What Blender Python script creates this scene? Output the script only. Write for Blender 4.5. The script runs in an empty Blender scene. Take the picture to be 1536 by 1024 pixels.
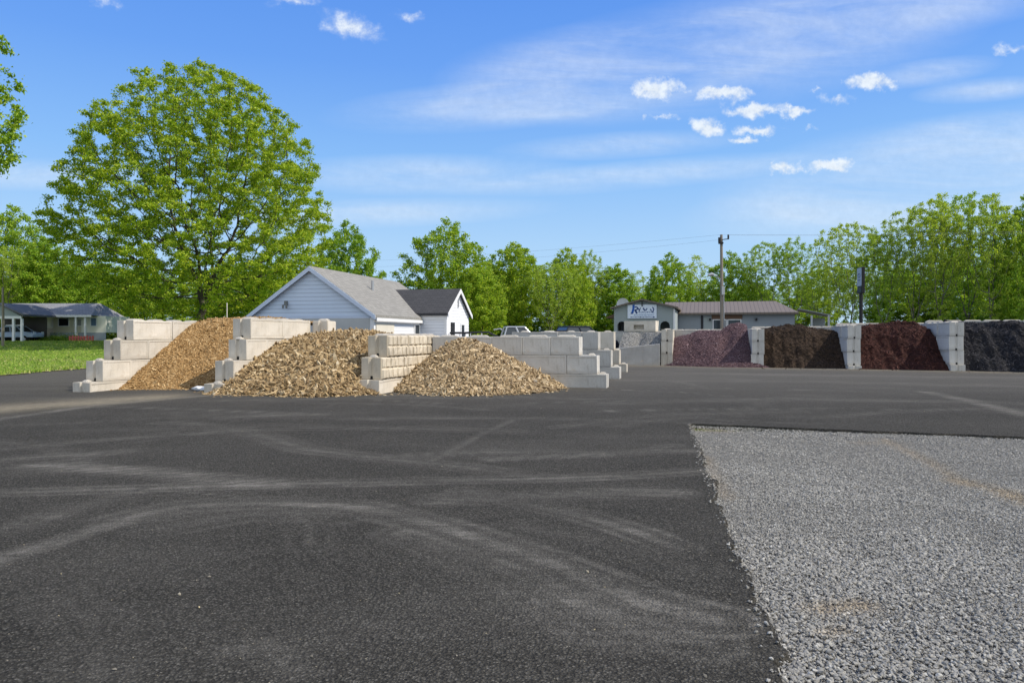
import bpy, bmesh, math, random
import numpy as np
from mathutils import Vector, Matrix, kdtree
R = math.radians
scene = bpy.context.scene
COL = scene.collection
# ------------------------------------------------------------------ camera
CAM_H, F, HOR = 1.6, 1109.0, 504.0          # eye height, focal in photo pixels, horizon row
cam_d = bpy.data.cameras.new("camera"); cam = bpy.data.objects.new("camera", cam_d); COL.objects.link(cam)
cam.location = (0, 0, CAM_H); cam.rotation_euler = (R(90), 0, 0)
cam_d.sensor_width = 36; cam_d.lens = F / 1536 * 36; cam_d.shift_y = -(512 - HOR) / 1536
cam_d.clip_end = 6000; cam_d.clip_start = 0.05
scene.camera = cam
scene.view_settings.view_transform = 'Standard'; scene.view_settings.look = 'None'
scene.view_settings.exposure = 0.0; scene.view_settings.gamma = 1.0
scene.cycles.max_bounces = 6; scene.cycles.diffuse_bounces = 3; scene.cycles.glossy_bounces = 2
scene.cycles.transmission_bounces = 4; scene.cycles.transparent_max_bounces = 6
# ------------------------------------------------------------------ sun and sky
SUN_AZ, SUN_EL = R(-13), R(47)               # to the sun: from +X towards +Y
sd = Vector((math.cos(SUN_AZ) * math.cos(SUN_EL), math.sin(SUN_AZ) * math.cos(SUN_EL), math.sin(SUN_EL)))
sun_d = bpy.data.lights.new("sun", 'SUN'); sun_d.energy = 4.6; sun_d.angle = R(0.53); sun_d.color = (1, 0.92, 0.79)
sun = bpy.data.objects.new("sun", sun_d); COL.objects.link(sun); sun.location = (40, -10, 60)
sun.rotation_euler = sd.to_track_quat('Z', 'Y').to_euler()

world = bpy.data.worlds.new("World"); scene.world = world; world.use_nodes = True
world.cycles.sampling_method = 'MANUAL'; world.cycles.sample_map_resolution = 512
wt = world.node_tree; wt.nodes.clear()
def wn(t, **kw):
    n = wt.nodes.new(t)
    for k, v in kw.items(): setattr(n, k, v)
    return n
def wl(a, b): wt.links.new(a, b)
sky = wn('ShaderNodeTexSky', sky_type='NISHITA', sun_disc=False)
sky.sun_elevation = SUN_EL; sky.sun_rotation = R(90) - SUN_AZ
sky.altitude = 0; sky.air_density = 1.0; sky.dust_density = 0.3; sky.ozone_density = 2.0
hs = wn('ShaderNodeHueSaturation'); hs.inputs['Saturation'].default_value = 1.12; hs.inputs['Hue'].default_value = 0.508
wl(sky.outputs[0], hs.inputs['Color'])
bg = wn('ShaderNodeBackground'); bg.inputs[1].default_value = 0.12
tc = wn('ShaderNodeTexCoord'); sx = wn('ShaderNodeSeparateXYZ'); wl(tc.outputs['Generated'], sx.inputs[0])
# clear spring air: height-wise blue, blended with the physical sky
rmp = wn('ShaderNodeValToRGB'); el_ = rmp.color_ramp.elements
while len(el_) < 6: el_.new(.5)
for i_, (p_, c_) in enumerate(((0.0, (.52, .74, .97)), (.12, (.43, .68, .99)), (.22, (.27, .55, 1.0)), (.34, (.155, .39, .96)), (.45, (.105, .31, .90)), (1.0, (.06, .18, .58)))): el_[i_].position = p_; el_[i_].color = (*c_, 1)
wl(sx.outputs[2], rmp.inputs[0])
scl = wn('ShaderNodeVectorMath', operation='SCALE'); scl.inputs['Scale'].default_value = 1 / 0.12; wl(rmp.outputs[0], scl.inputs[0])
skm = wn('ShaderNodeMix', data_type='RGBA'); skm.inputs[0].default_value = 0.88; wl(hs.outputs[0], skm.inputs[6]); wl(scl.outputs[0], skm.inputs[7]); wl(skm.outputs[2], bg.inputs[0])
def wm(op, a, b=None, clamp=False):
    n = wn('ShaderNodeMath', operation=op, use_clamp=clamp)
    for i, v in enumerate((a, b)):
        if v is None: continue
        if isinstance(v, (int, float)): n.inputs[i].default_value = v
        else: wl(v, n.inputs[i])
    return n.outputs[0]
front = wm('MAXIMUM', sx.outputs[1], 0.02)
cb = wn('ShaderNodeCombineXYZ'); wl(wm('DIVIDE', sx.outputs[0], front), cb.inputs[0]); wl(wm('DIVIDE', sx.outputs[2], front), cb.inputs[1])
SP = cb.outputs[0]                           # gnomonic sky position (tan azimuth, tan height)
# wobble for ragged cloud rims
nw = wn('ShaderNodeTexNoise'); nw.inputs['Scale'].default_value = 38; nw.inputs['Detail'].default_value = 7; nw.inputs['Roughness'].default_value = 0.62; wl(SP, nw.inputs['Vector'])
vs = wn('ShaderNodeVectorMath', operation='MULTIPLY_ADD'); vs.inputs[1].default_value = (0.075, 0.040, 0); wl(nw.outputs['Color'], vs.inputs[0])
vo = wn('ShaderNodeVectorMath', operation='SUBTRACT'); vo.inputs[1].default_value = (0.0375, 0.020, 0); wl(SP, vo.inputs[0]); wl(vo.outputs[0], vs.inputs[2])
SPW = vs.outputs[0]
def ell(src, px, py, hw, hh, rot=0):
    m = wn('ShaderNodeMapping', vector_type='TEXTURE')
    m.inputs['Location'].default_value = ((px - 768) / F, (HOR - py) / F, 0)
    m.inputs['Rotation'].default_value = (0, 0, R(rot)); m.inputs['Scale'].default_value = (hw / F, hh / F, 1)
    wl(src, m.inputs['Vector'])
    g = wn('ShaderNodeTexGradient', gradient_type='SPHERICAL'); wl(m.outputs[0], g.inputs[0]); return g.outputs['Fac']
def chain(items, op='MAXIMUM'):
    o = items[0]
    for i in items[1:]: o = wm(op, o, i)
    return o
puffs = [(988, 134, 58, 26, 0), (1082, 141, 62, 18, 3), (1133, 164, 58, 13, 0), (1190, 166, 38, 10, 0), (1062, 190, 34, 19, -15),
         (1140, 193, 46, 11, 0), (1120, 209, 30, 8, 0), (1175, 250, 40, 15, 0), (1244, 248, 62, 15, 0), (1305, 123, 58, 17, 0),
         (525, 38, 62, 26, -15), (610, 26, 36, 14, -12), (968, 177, 16, 6, 0), (1000, 173, 34, 6, 0), (1218, 193, 22, 6, 0),
         (1256, 148, 36, 9, 0), (1222, 138, 13, 6, 0), (1520, 73, 40, 10, 0), (440, 2, 55, 14, 0), (165, 3, 30, 14, 0)]
faint = {10: .7, 11: .5, 18: .55, 19: .45, 17: .6, 15: .55, 16: .5, 12: .5, 13: .5, 14: .5}
pf = chain([(wm('MULTIPLY', ell(SPW, *p), faint[i]) if i in faint else ell(SPW, *p)) for i, p in enumerate(puffs)])
np_ = wn('ShaderNodeTexNoise'); np_.inputs['Scale'].default_value = 75; np_.inputs['Detail'].default_value = 8; np_.inputs['Roughness'].default_value = 0.65; wl(SP, np_.inputs['Vector'])
pf = wm('MULTIPLY', pf, wm('ADD', wm('MULTIPLY', np_.outputs['Fac'], 1.9), -.02))
def wmap(v, a, b, smooth=True):
    n = wn('ShaderNodeMapRange', interpolation_type='SMOOTHSTEP' if smooth else 'LINEAR'); wl(v, n.inputs[0]); n.inputs[1].default_value = a; n.inputs[2].default_value = b
    return n.outputs[0]
pfm = wmap(pf, 0.06, 0.80)
streaks = [(1080, 80, 430, 95, 9), (1300, 20, 420, 60, 10), (900, 110, 260, 80, 5), (1420, 255, 380, 85, 7), (1530, 200, 260, 45, 6), (640, 262, 260, 34, 0),
           (930, 218, 200, 22, 3), (960, 262, 300, 24, 5), (560, 320, 300, 24, 2), (1400, 108, 110, 22, 8), (1480, 135, 120, 20, 5),
           (60, 262, 220, 26, 0), (1340, 310, 330, 60, 4), (720, 160, 250, 40, 4)]
sf = chain([ell(SP, *s) for s in streaks], 'ADD')
mst = wn('ShaderNodeMapping'); mst.inputs['Rotation'].default_value = (0, 0, R(-7)); mst.inputs['Scale'].default_value = (2.2, 12, 1); wl(SP, mst.inputs['Vector'])
nst = wn('ShaderNodeTexNoise'); nst.inputs['Scale'].default_value = 1.6; nst.inputs['Detail'].default_value = 10; nst.inputs['Roughness'].default_value = 0.64; nst.inputs['Distortion'].default_value = 0.5; wl(mst.outputs[0], nst.inputs['Vector'])
sfm = wm('MULTIPLY', wm('MINIMUM', wm('MULTIPLY', sf, 1.1), 0.8), wmap(nst.outputs['Fac'], 0.10, 0.85))
infront = wmap(sx.outputs[1], 0.05, 0.3)
fac = wm('MULTIPLY', wm('MAXIMUM', wm('MULTIPLY', sfm, 0.66), wm('MULTIPLY', pfm, 0.93)), infront, True)
# unseen broken white cloud added behind the camera to brighten and neutralise shade
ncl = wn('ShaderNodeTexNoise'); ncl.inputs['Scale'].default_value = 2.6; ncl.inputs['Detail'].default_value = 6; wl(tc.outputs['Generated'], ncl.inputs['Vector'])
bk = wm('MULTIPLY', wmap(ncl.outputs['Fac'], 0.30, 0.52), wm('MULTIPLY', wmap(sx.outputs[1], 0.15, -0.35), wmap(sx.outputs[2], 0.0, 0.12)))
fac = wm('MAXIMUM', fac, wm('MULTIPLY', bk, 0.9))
cbg = wn('ShaderNodeBackground'); cbg.inputs[0].default_value = (0.86, 0.93, 1.0, 1); wl(wm('ADD', wm('MULTIPLY', np_.outputs['Fac'], 0.5), .72), cbg.inputs[1])
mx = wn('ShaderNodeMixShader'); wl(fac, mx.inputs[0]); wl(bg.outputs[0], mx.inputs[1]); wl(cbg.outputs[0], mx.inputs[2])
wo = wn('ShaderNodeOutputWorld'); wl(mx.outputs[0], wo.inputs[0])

# ------------------------------------------------------------------ helpers
def G(px, py, z=0.0):                        # where a sight line meets the level z
    Y = F * (CAM_H - z) / (py - HOR); return np.array(((px - 768) / F * Y, Y, z))
def AT(px, Y, py): return np.array(((px - 768) / F * Y, Y, CAM_H + (HOR - py) / F * Y))
def tag(o, label=None, cat=None, group=None, kind=None):
    if label: o['label'] = label
    if cat: o['category'] = cat
    if group: o['group'] = group
    if kind: o['kind'] = kind
    return o
def empty(name, loc=(0, 0, 0), rz=0.0):
    o = bpy.data.objects.new(name, None); COL.objects.link(o); o.location = loc; o.rotation_euler = (0, 0, rz); o.empty_display_size = 0.3; return o
def link(name, me, parent=None, loc=None, rz=None):
    o = bpy.data.objects.new(name, me); COL.objects.link(o)
    if parent: o.parent = parent
    if loc is not None: o.location = loc
    if rz is not None: o.rotation_euler = (0, 0, rz)
    return o
def fastmesh(name, V, FA, mat, smooth=False, attr=None):     # FA: (n,k) array of equal faces
    me = bpy.data.meshes.new(name); V = np.asarray(V, np.float32); FA = np.asarray(FA, np.int32)
    n, k = FA.shape
    me.vertices.add(len(V)); me.vertices.foreach_set('co', V.ravel())
    me.loops.add(n * k); me.loops.foreach_set('vertex_index', FA.ravel())
    me.polygons.add(n); me.polygons.foreach_set('loop_start', np.arange(0, n * k, k, dtype=np.int32))
    me.polygons.foreach_set('use_smooth', np.full(n, smooth, bool))
    for nm, arr in (attr or {}).items():
        a = me.attributes.new(nm, 'FLOAT', 'POINT'); a.data.foreach_set('value', np.asarray(arr, np.float32))
    me.update(calc_edges=True); me.validate()
    if mat: me.materials.append(mat)
    return me
class MB:
    def __init__(s): s.v = []; s.f = []; s.m = []
    def add(s, vs, fs, mi=0):
        b = len(s.v); s.v += [tuple(p) for p in vs]; s.f += [tuple(i + b for i in f) for f in fs]; s.m += [mi] * len(fs); return s
    def box(s, x0, x1, y0, y1, z0, z1, mi=0):
        return s.add([(x0, y0, z0), (x1, y0, z0), (x1, y1, z0), (x0, y1, z0), (x0, y0, z1), (x1, y0, z1), (x1, y1, z1), (x0, y1, z1)],
                     [(0, 3, 2, 1), (4, 5, 6, 7), (0, 1, 5, 4), (1, 2, 6, 5), (2, 3, 7, 6), (3, 0, 4, 7)], mi)
    def hexa(s, b, t, mi=0):                 # 4 bottom pts (ccw from above), 4 top pts
        return s.add(list(b) + list(t), [(0, 3, 2, 1), (4, 5, 6, 7), (0, 1, 5, 4), (1, 2, 6, 5), (2, 3, 7, 6), (3, 0, 4, 7)], mi)
    def slab(s, q, th, mi=0):                # quad q thickened against its normal
        q = [Vector(p) for p in q]; n = (q[1] - q[0]).cross(q[3] - q[0]).normalized() * th
        return s.hexa([p - n for p in q], q, mi)
    def prism(s, poly, axis, a0, a1, mi=0):  # poly in the plane across axis ('x': (y,z), 'y': (x,z), 'z': (x,y))
        mk = {'x': lambda p, a: (a, p[0], p[1]), 'y': lambda p, a: (p[0], a, p[1]), 'z': lambda p, a: (p[0], p[1], a)}[axis]
        n = len(poly); vs = [mk(p, a0) for p in poly] + [mk(p, a1) for p in poly]
        fs = [tuple(range(n))[::-1], tuple(range(n, 2 * n))] + [(i, (i + 1) % n, n + (i + 1) % n, n + i) for i in range(n)]
        return s.add(vs, fs, mi)
    def tube(s, pts, r, n=8, mi=0):
        pts = [Vector(p) for p in pts]; rs = r if isinstance(r, (list, tuple)) else [r] * len(pts); rings = []
        for i, p in enumerate(pts):
            d = (pts[min(i + 1, len(pts) - 1)] - pts[max(i - 1, 0)]).normalized()
            a = d.orthogonal().normalized() if i == 0 else (a - d * a.dot(d)).normalized()
            b = d.cross(a); rings.append([p + (a * math.cos(2 * math.pi * k / n) + b * math.sin(2 * math.pi * k / n)) * rs[i] for k in range(n)])
        vs = [q for rg in rings for q in rg]; fs = []
        for i in range(len(pts) - 1):
            for k in range(n): fs.append((i * n + k, i * n + (k + 1) % n, (i + 1) * n + (k + 1) % n, (i + 1) * n + k))
        fs += [tuple(range(n))[::-1], tuple((len(pts) - 1) * n + k for k in range(n))]
        return s.add(vs, fs, mi)
    def mesh(s, name, mats, bevel=0, smooth=False, segs=1):
        me = bpy.data.meshes.new(name); me.from_pydata(s.v, [], s.f)
        mats = mats if isinstance(mats, (list, tuple)) else [mats]
        for m in mats: me.materials.append(m)
        me.polygons.foreach_set('material_index', s.m)
        bm = bmesh.new(); bm.from_mesh(me); bmesh.ops.recalc_face_normals(bm, faces=bm.faces)
        if bevel:
            es = [e for e in bm.edges if e.is_manifold and e.calc_face_angle(0) > 0.35]
            bmesh.ops.bevel(bm, geom=es, offset=bevel, segments=segs, affect='EDGES', clamp_overlap=True)
        bm.to_mesh(me); bm.free()
        if smooth: me.polygons.foreach_set('use_smooth', [True] * len(me.polygons))
        me.update(); return me
    def obj(s, name, mats, parent=None, loc=None, rz=None, bevel=0, smooth=False):
        return link(name, s.mesh(name, mats, bevel, smooth), parent, loc, rz)
def h2(ix, iy, seed):
    n = (ix.astype(np.int64) * 374761393 + iy.astype(np.int64) * 668265263 + seed * 982451653) & 0xffffffff
    n = ((n ^ (n >> 13)) * 1274126177) & 0xffffffff
    return ((n ^ (n >> 16)) & 0xffff) / 65535.0
def vnoise(x, y, seed=0):
    x = np.asarray(x, float); y = np.asarray(y, float); ix = np.floor(x); iy = np.floor(y); fx = x - ix; fy = y - iy
    fx = fx * fx * (3 - 2 * fx); fy = fy * fy * (3 - 2 * fy)
    a = h2(ix, iy, seed); b = h2(ix + 1, iy, seed); c = h2(ix, iy + 1, seed); d = h2(ix + 1, iy + 1, seed)
    return (a * (1 - fx) + b * fx) * (1 - fy) + (c * (1 - fx) + d * fx) * fy
def fbm(x, y, seed=0, oct=4):
    s = 0; a = 0.5; t = 0
    for o in range(oct): s = s + a * vnoise(x * 2 ** o, y * 2 ** o, seed + o * 17); t += a; a *= 0.5
    return s / t * 2 - 1
def sstep(a, b, x): t = np.clip((x - a) / (b - a), 0, 1); return t * t * (3 - 2 * t)

# ------------------------------------------------------------------ materials
class NT:
    def __init__(s, name):
        s.m = bpy.data.materials.new(name); s.m.use_nodes = True; s.t = s.m.node_tree; s.t.nodes.clear()
        s.o = s.t.nodes.new('ShaderNodeOutputMaterial'); s.b = s.t.nodes.new('ShaderNodeBsdfPrincipled'); s.t.links.new(s.b.outputs[0], s.o.inputs[0])
        s.b.inputs['Roughness'].default_value = 0.85; s.b.inputs['Specular IOR Level'].default_value = 0.25; s._c = None
    def n(s, t, **kw):
        n = s.t.nodes.new(t)
        for k, v in kw.items(): setattr(n, k, v)
        return n
    def l(s, a, b): s.t.links.new(a, b)
    def set(s, sock, v):
        if isinstance(v, (int, float)): sock.default_value = v
        elif isinstance(v, tuple): sock.default_value = v if len(v) == 4 or sock.type == 'VECTOR' else (*v, 1)
        else: s.l(v, sock)
    def coord(s, kind='Object', scale=None, rot=None):
        c = s.n('ShaderNodeTexCoord').outputs[kind] if kind != 'World' else s.n('ShaderNodeNewGeometry').outputs['Position']
        if scale is None: return c
        m = s.n('ShaderNodeMapping'); m.inputs['Scale'].default_value = scale
        if rot: m.inputs['Rotation'].default_value = rot
        s.l(c, m.inputs[0]); return m.outputs[0]
    def noise(s, scale, detail=4, rough=0.55, vec=None, out='Fac'):
        n = s.n('ShaderNodeTexNoise'); n.inputs['Scale'].default_value = scale; n.inputs['Detail'].default_value = detail; n.inputs['Roughness'].default_value = rough
        s.l(vec if vec is not None else s.coord(), n.inputs['Vector']); return n.outputs[out]
    def voro(s, scale, vec=None, feat='F1', out='Distance'):
        n = s.n('ShaderNodeTexVoronoi', feature=feat); n.inputs['Scale'].default_value = scale
        s.l(vec if vec is not None else s.coord(), n.inputs['Vector']); return n.outputs[out]
    def ramp(s, v, *st):
        r = s.n('ShaderNodeValToRGB'); e = r.color_ramp.elements
        while len(e) < len(st): e.new(0.5)
        for i, (p, c) in enumerate(st): e[i].position = p; e[i].color = (*c, 1) if isinstance(c, tuple) else (c, c, c, 1)
        s.l(v, r.inputs[0]); return r.outputs[0]
    def mix(s, f, a, b, mode='MIX'):
        m = s.n('ShaderNodeMix', data_type='RGBA', blend_type=mode); s.set(m.inputs[0], f); s.set(m.inputs[6], a); s.set(m.inputs[7], b); return m.outputs[2]
    def math(s, op, a, b=0.0, c=False):
        m = s.n('ShaderNodeMath', operation=op, use_clamp=c); s.set(m.inputs[0], a); s.set(m.inputs[1], b); return m.outputs[0]
    def mr(s, v, a, b, c=0.0, d=1.0):
        m = s.n('ShaderNodeMapRange'); s.l(v, m.inputs[0])
        for i, x in enumerate((a, b, c, d)): m.inputs[i + 1].default_value = x
        return m.outputs[0]
    def bump(s, h, strength=0.5, dist=0.02):
        b = s.n('ShaderNodeBump'); b.inputs['Strength'].default_value = strength; b.inputs['Distance'].default_value = dist; s.l(h, b.inputs['Height']); s.l(b.outputs[0], s.b.inputs['Normal']); return s
    def col(s, c): s.set(s.b.inputs['Base Color'], c); return s
    def rough(s, v): s.set(s.b.inputs['Roughness'], v); return s
    def attr(s, name): return s.n('ShaderNodeAttribute', attribute_name=name).outputs['Fac']
    def orand(s): return s.n('ShaderNodeObjectInfo').outputs['Random']
    def island(s): return s.n('ShaderNodeNewGeometry').outputs['Random Per Island']

def plain(name, c, rough=0.6, var=0.12, scale=3.0, metal=0.0):
    t = NT(name); n = t.noise(scale, 5)
    t.col(t.mix(n, tuple(x * (1 - var) for x in c), tuple(min(1, x * (1 + var)) for x in c))).rough(rough)
    t.b.inputs['Metallic'].default_value = metal
    return t.m
def concrete(name, c, tint=(1.0, 0.93, 0.82)):
    t = NT(name); big = t.noise(1.7, 6, 0.6); fine = t.noise(28, 5, 0.7)
    a = t.mix(t.mr(big, 0.3, 0.72), tuple(x * 0.80 for x in c), tuple(x * 1.06 for x in c))
    w = t.noise(1.0, 4, 0.6, t.coord('Object', (0.7, 0.7, 2.4)))
    a = t.mix(t.mr(w, 0.5, 0.75, 0, 0.5), a, tuple(x * y for x, y in zip(c, tint)))
    dk = t.noise(5.5, 6, 0.75, t.coord('Object', (1, 1, 0.25)))
    a = t.mix(t.mr(dk, 0.55, 0.78, 0, 0.6), a, tuple(x * y * .5 for x, y in zip(c, (1, .93, .82))))
    run = t.noise(1.0, 5, 0.7, t.coord('Object', (9, 9, 0.5))); a = t.mix(t.mr(run, 0.58, 0.74, 0, 0.4), a, tuple(x * 0.6 for x in c))
    mud = t.noise(2.2, 5, 0.65); a = t.mix(t.mr(mud, 0.60, 0.75, 0, 0.35), a, (0.50, 0.39, 0.26))
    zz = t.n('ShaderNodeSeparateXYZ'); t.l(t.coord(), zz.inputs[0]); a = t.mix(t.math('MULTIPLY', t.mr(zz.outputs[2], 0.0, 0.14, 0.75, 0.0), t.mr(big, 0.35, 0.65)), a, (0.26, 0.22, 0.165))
    pit = t.voro(34); a = t.mix(t.mr(pit, 0.05, 0.13, 0.5, 0.0), a, tuple(x * 0.45 for x in c))
    a = t.mix(1.0, a, t.ramp(t.orand(), (0, 0.84), (1, 1.06)), 'MULTIPLY')
    t.col(t.mix(0.25, a, t.ramp(fine, (0.3, 0.35), (0.7, 0.75)), 'OVERLAY')).rough(0.9)
    t.bump(t.math('ADD', fine, t.mr(pit, 0.0, 0.12)), 0.35, 0.012); return t.m
M_CON = concrete('cast concrete', (0.68, 0.62, 0.525))
M_CON2 = concrete('grey cast concrete', (0.64, 0.615, 0.565), (1, 0.97, 0.92))
M_KNOB = concrete('pale concrete', (0.56, 0.53, 0.48), (1, 0.98, 0.95))
M_SPLIT = concrete('split face concrete', (0.64, 0.56, 0.44))
M_DARK = plain('dark recess', (0.02, 0.02, 0.02), 0.9)

def asphalt():
    t = NT('asphalt'); W = t.coord('World')
    ag = t.voro(70, W, 'F1', 'Color'); sp = t.n('ShaderNodeSeparateColor'); t.l(ag, sp.inputs[0])
    vd = t.voro(70, W); big = t.noise(0.35, 6, 0.6, W); mid = t.noise(6, 5, 0.65, W)
    base = t.ramp(sp.outputs[0], (0, (0.016, 0.015, 0.013)), (0.5, (0.100, 0.093, 0.078)), (0.8, (0.18, 0.168, 0.142)), (0.94, (0.215, 0.20, 0.172)), (1, (0.32, 0.30, 0.258)))
    base = t.mix(t.mr(vd, 0.25, 0.6, 0, 0.7), base, (0.014, 0.0135, 0.013))
    base = t.mix(0.30, base, t.mix(t.mr(big, 0.35, 0.66), (0.080, 0.075, 0.064), (0.14, 0.131, 0.112)))
    st = t.noise(1.0, 6, 0.7, t.coord('World', (0.16, 2.6, 1), (0, 0, R(3))))
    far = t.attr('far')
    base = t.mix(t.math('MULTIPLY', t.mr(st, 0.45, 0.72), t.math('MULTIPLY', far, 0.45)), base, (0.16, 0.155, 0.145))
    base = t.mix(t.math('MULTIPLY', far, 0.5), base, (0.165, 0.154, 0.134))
    gr = t.noise(55, 4, 0.85, W); d = t.attr('dust')
    dm = t.math('MULTIPLY', d, t.mr(t.math('ADD', t.math('ADD', t.math('MULTIPLY', gr, 0.55), t.math('MULTIPLY', t.noise(1.0, 5, 0.7, t.coord('World', (1.6, 16, 1), (0, 0, R(-4)))), 0.45)), t.math('MULTIPLY', mid, 0.3)), 0.52, 0.78), True)
    base = t.mix(dm, base, (0.44, 0.41, 0.355))
    tn = t.attr('tan'); base = t.mix(t.math('MULTIPLY', tn, t.mr(mid, 0.25, 0.7, 0.35, 1.0), True), base, (0.36, 0.31, 0.22))
    base = t.mix(t.mr(t.noise(1.1, 5, 0.7, W), 0.62, 0.75, 0, 0.5), base, (0.02, 0.02, 0.021))
    t.b.inputs['Specular IOR Level'].default_value = 0.06
    t.col(base).rough(t.mr(mid, 0.3, 0.7, 0.8, 0.98)); t.bump(t.math('ADD', vd, t.math('MULTIPLY', t.noise(230, 3, 0.6, W), 0.8)), 1.0, 0.018); return t.m
M_ASPH = asphalt()
def gravelbase():
    t = NT('gravel bed'); W = t.coord('World'); v = t.voro(60, W); c = t.voro(60, W, 'F1', 'Color'); sp = t.n('ShaderNodeSeparateColor'); t.l(c, sp.inputs[0])
    a = t.ramp(sp.outputs[0], (0, (.20, .193, .175)), (0.5, (.285, .274, .247)), (1, (.38, .365, .33))); a = t.mix(t.mr(v, 0.35, 0.65, 0, 0.5), a, (0.15, 0.143, 0.13))
    a = t.mix(t.math('MULTIPLY', t.attr('tan'), 0.75), a, (0.42, 0.33, 0.22)); t.col(a).rough(0.95); t.bump(t.math('MULTIPLY', v, -1.0), 1.0, 0.03); return t.m
M_GBED = gravelbase()
def stones(name, ramp, tan=None, noise_s=60):
    t = NT(name); a = t.ramp(t.island(), *ramp)
    a = t.mix(t.mr(t.noise(noise_s, 3), 0.35, 0.7, 0, 0.4), a, tuple(x * 0.6 for x in ramp[len(ramp) // 2][1]))
    if tan: a = t.mix(t.math('MULTIPLY', t.attr('tan'), 0.5), a, tan)
    t.col(a).rough(0.9); return t.m
M_STONE = stones('crushed limestone', ((0, (0.19, 0.184, 0.172)), (0.25, (0.265, 0.256, 0.233)), (0.6, (0.32, 0.307, 0.277)), (0.9, (0.385, 0.37, 0.333)), (1, (0.54, 0.525, 0.48))), (0.46, 0.34, 0.19))
M_CHUNK = stones('weathered bark chunks', ((0, (0.14, 0.088, 0.044)), (0.3, (0.29, 0.20, 0.102)), (0.6, (0.41, 0.292, 0.152)), (0.88, (0.55, 0.415, 0.235)), (1, (0.72, 0.60, 0.41))), None, 14)
M_CHUNKL = stones('pale bark chunks', ((0, (0.17, 0.112, 0.06)), (0.3, (0.33, 0.238, 0.133)), (0.6, (0.46, 0.343, 0.20)), (0.88, (0.61, 0.475, 0.295)), (1, (0.76, 0.645, 0.46))), None, 14)
M_CHIP = stones('golden wood chips', ((0, (0.20, 0.115, 0.042)), (0.3, (0.34, 0.205, 0.083)), (0.7, (0.46, 0.295, 0.13)), (1, (0.62, 0.45, 0.24))), None, 20)
def heap(name, dark, lite, s=9.0, bump=0.6):
    t = NT(name); n = t.noise(s, 8, 0.7); t.col(t.mix(t.mr(n, 0.3, 0.72), dark, lite)).rough(0.95)
    t.bump(t.noise(s * 2.2, 6, 0.75), bump, 0.08); return t.m
def blades(name, ramp):
    t = NT(name); t.col(t.ramp(t.island(), *ramp)).rough(0.8); return t.m

def leafmat(name, lo, mid, hi, trans=0.36):
    t = NT(name); c = t.ramp(t.island(), (0, lo), (0.5, mid), (1, hi))
    o = t.orand(); c = t.mix(1.0, c, t.ramp(o, (0, (0.86, 0.92, 0.86)), (1, (1.12, 1.04, 1.0))), 'MULTIPLY')
    t.col(c).rough(0.55); t.b.inputs['Specular IOR Level'].default_value = 0.3
    tr = t.n('ShaderNodeBsdfTranslucent'); t.l(t.mix(1.0, c, (1.25, 1.25, 0.55), 'MULTIPLY'), tr.inputs[0])
    m = t.n('ShaderNodeMixShader'); m.inputs[0].default_value = trans; t.l(t.b.outputs[0], m.inputs[1]); t.l(tr.outputs[0], m.inputs[2]); t.l(m.outputs[0], t.o.inputs[0]); return t.m
M_LEAF = leafmat('maple leaves', (0.15, 0.28, 0.024), (0.32, 0.47, 0.034), (0.54, 0.61, 0.07), 0.38)
M_LEAF2 = leafmat('spring leaves', (0.13, 0.27, 0.024), (0.29, 0.45, 0.036), (0.50, 0.59, 0.075), 0.38)
M_LEAF3 = leafmat('pale sparse leaves', (0.20, 0.32, 0.045), (0.36, 0.50, 0.06), (0.54, 0.63, 0.12), 0.46)
M_LEAF4 = leafmat('undergrowth leaves', (0.08, 0.17, 0.016), (0.17, 0.29, 0.025), (0.33, 0.43, 0.05), 0.4)
M_BARK = NT('bark'); M_BARK.col(M_BARK.mix(M_BARK.noise(4, 6, 0.7, M_BARK.coord('Object', (3, 3, 0.5))), (0.045, 0.038, 0.03), (0.12, 0.105, 0.085))); M_BARK = M_BARK.m
M_BARKG = NT('grey bark'); M_BARKG.col(M_BARKG.mix(M_BARKG.noise(4, 6, 0.7, M_BARKG.coord('Object', (3, 3, 0.5))), (0.09, 0.085, 0.075), (0.20, 0.19, 0.17))); M_BARKG = M_BARKG.m
def grassmat():
    t = NT('grass sheet'); W = t.coord('World'); n = t.noise(0.5, 6, 0.65, W); f = t.noise(14, 5, 0.75, W)
    a = t.mix(t.mr(f, 0.3, 0.7), (0.10, 0.19, 0.02), (0.24, 0.35, 0.045)); a = t.mix(t.mr(n, 0.42, 0.7, 0, 0.7), a, (0.24, 0.28, 0.07))
    a = t.mix(t.math('MULTIPLY', t.attr('dry'), t.mr(f, 0.2, 0.7, 0.6, 1.0), True), a, (0.34, 0.28, 0.15)); t.col(a).rough(1); t.bump(f, 0.8, 0.1); return t.m
M_GRASS = grassmat()
M_BLADE = blades('grass blades', ((0, (0.10, 0.20, 0.018)), (0.6, (0.22, 0.35, 0.035)), (0.9, (0.34, 0.40, 0.08)), (1, (0.50, 0.44, 0.22))))
def groundmat():
    t = NT('far ground'); W = t.coord('World'); a = t.mix(t.noise(0.2, 6, 0.6, W), (0.06, 0.10, 0.02), (0.17, 0.17, 0.07)); t.col(a).rough(1); return t.m
M_GROUND = groundmat()
def siding(name, c, pitch=0.115, axis='z'):
    t = NT(name); s = t.n('ShaderNodeSeparateXYZ'); t.l(t.coord(), s.inputs[0]); f = t.math('FRACT', t.math('DIVIDE', s.outputs[2 if axis == 'z' else 0], pitch))
    n = t.noise(1.5, 5, 0.6); a = t.mix(n, tuple(x * 0.9 for x in c), c)
    a = t.mix(t.mr(f, 0.0, 0.16, 0.8, 0.0), a, tuple(x * 0.42 for x in c)); t.col(a).rough(0.55); t.bump(t.math('SUBTRACT', 1.0, f), 0.8, 0.02); return t.m
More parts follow.
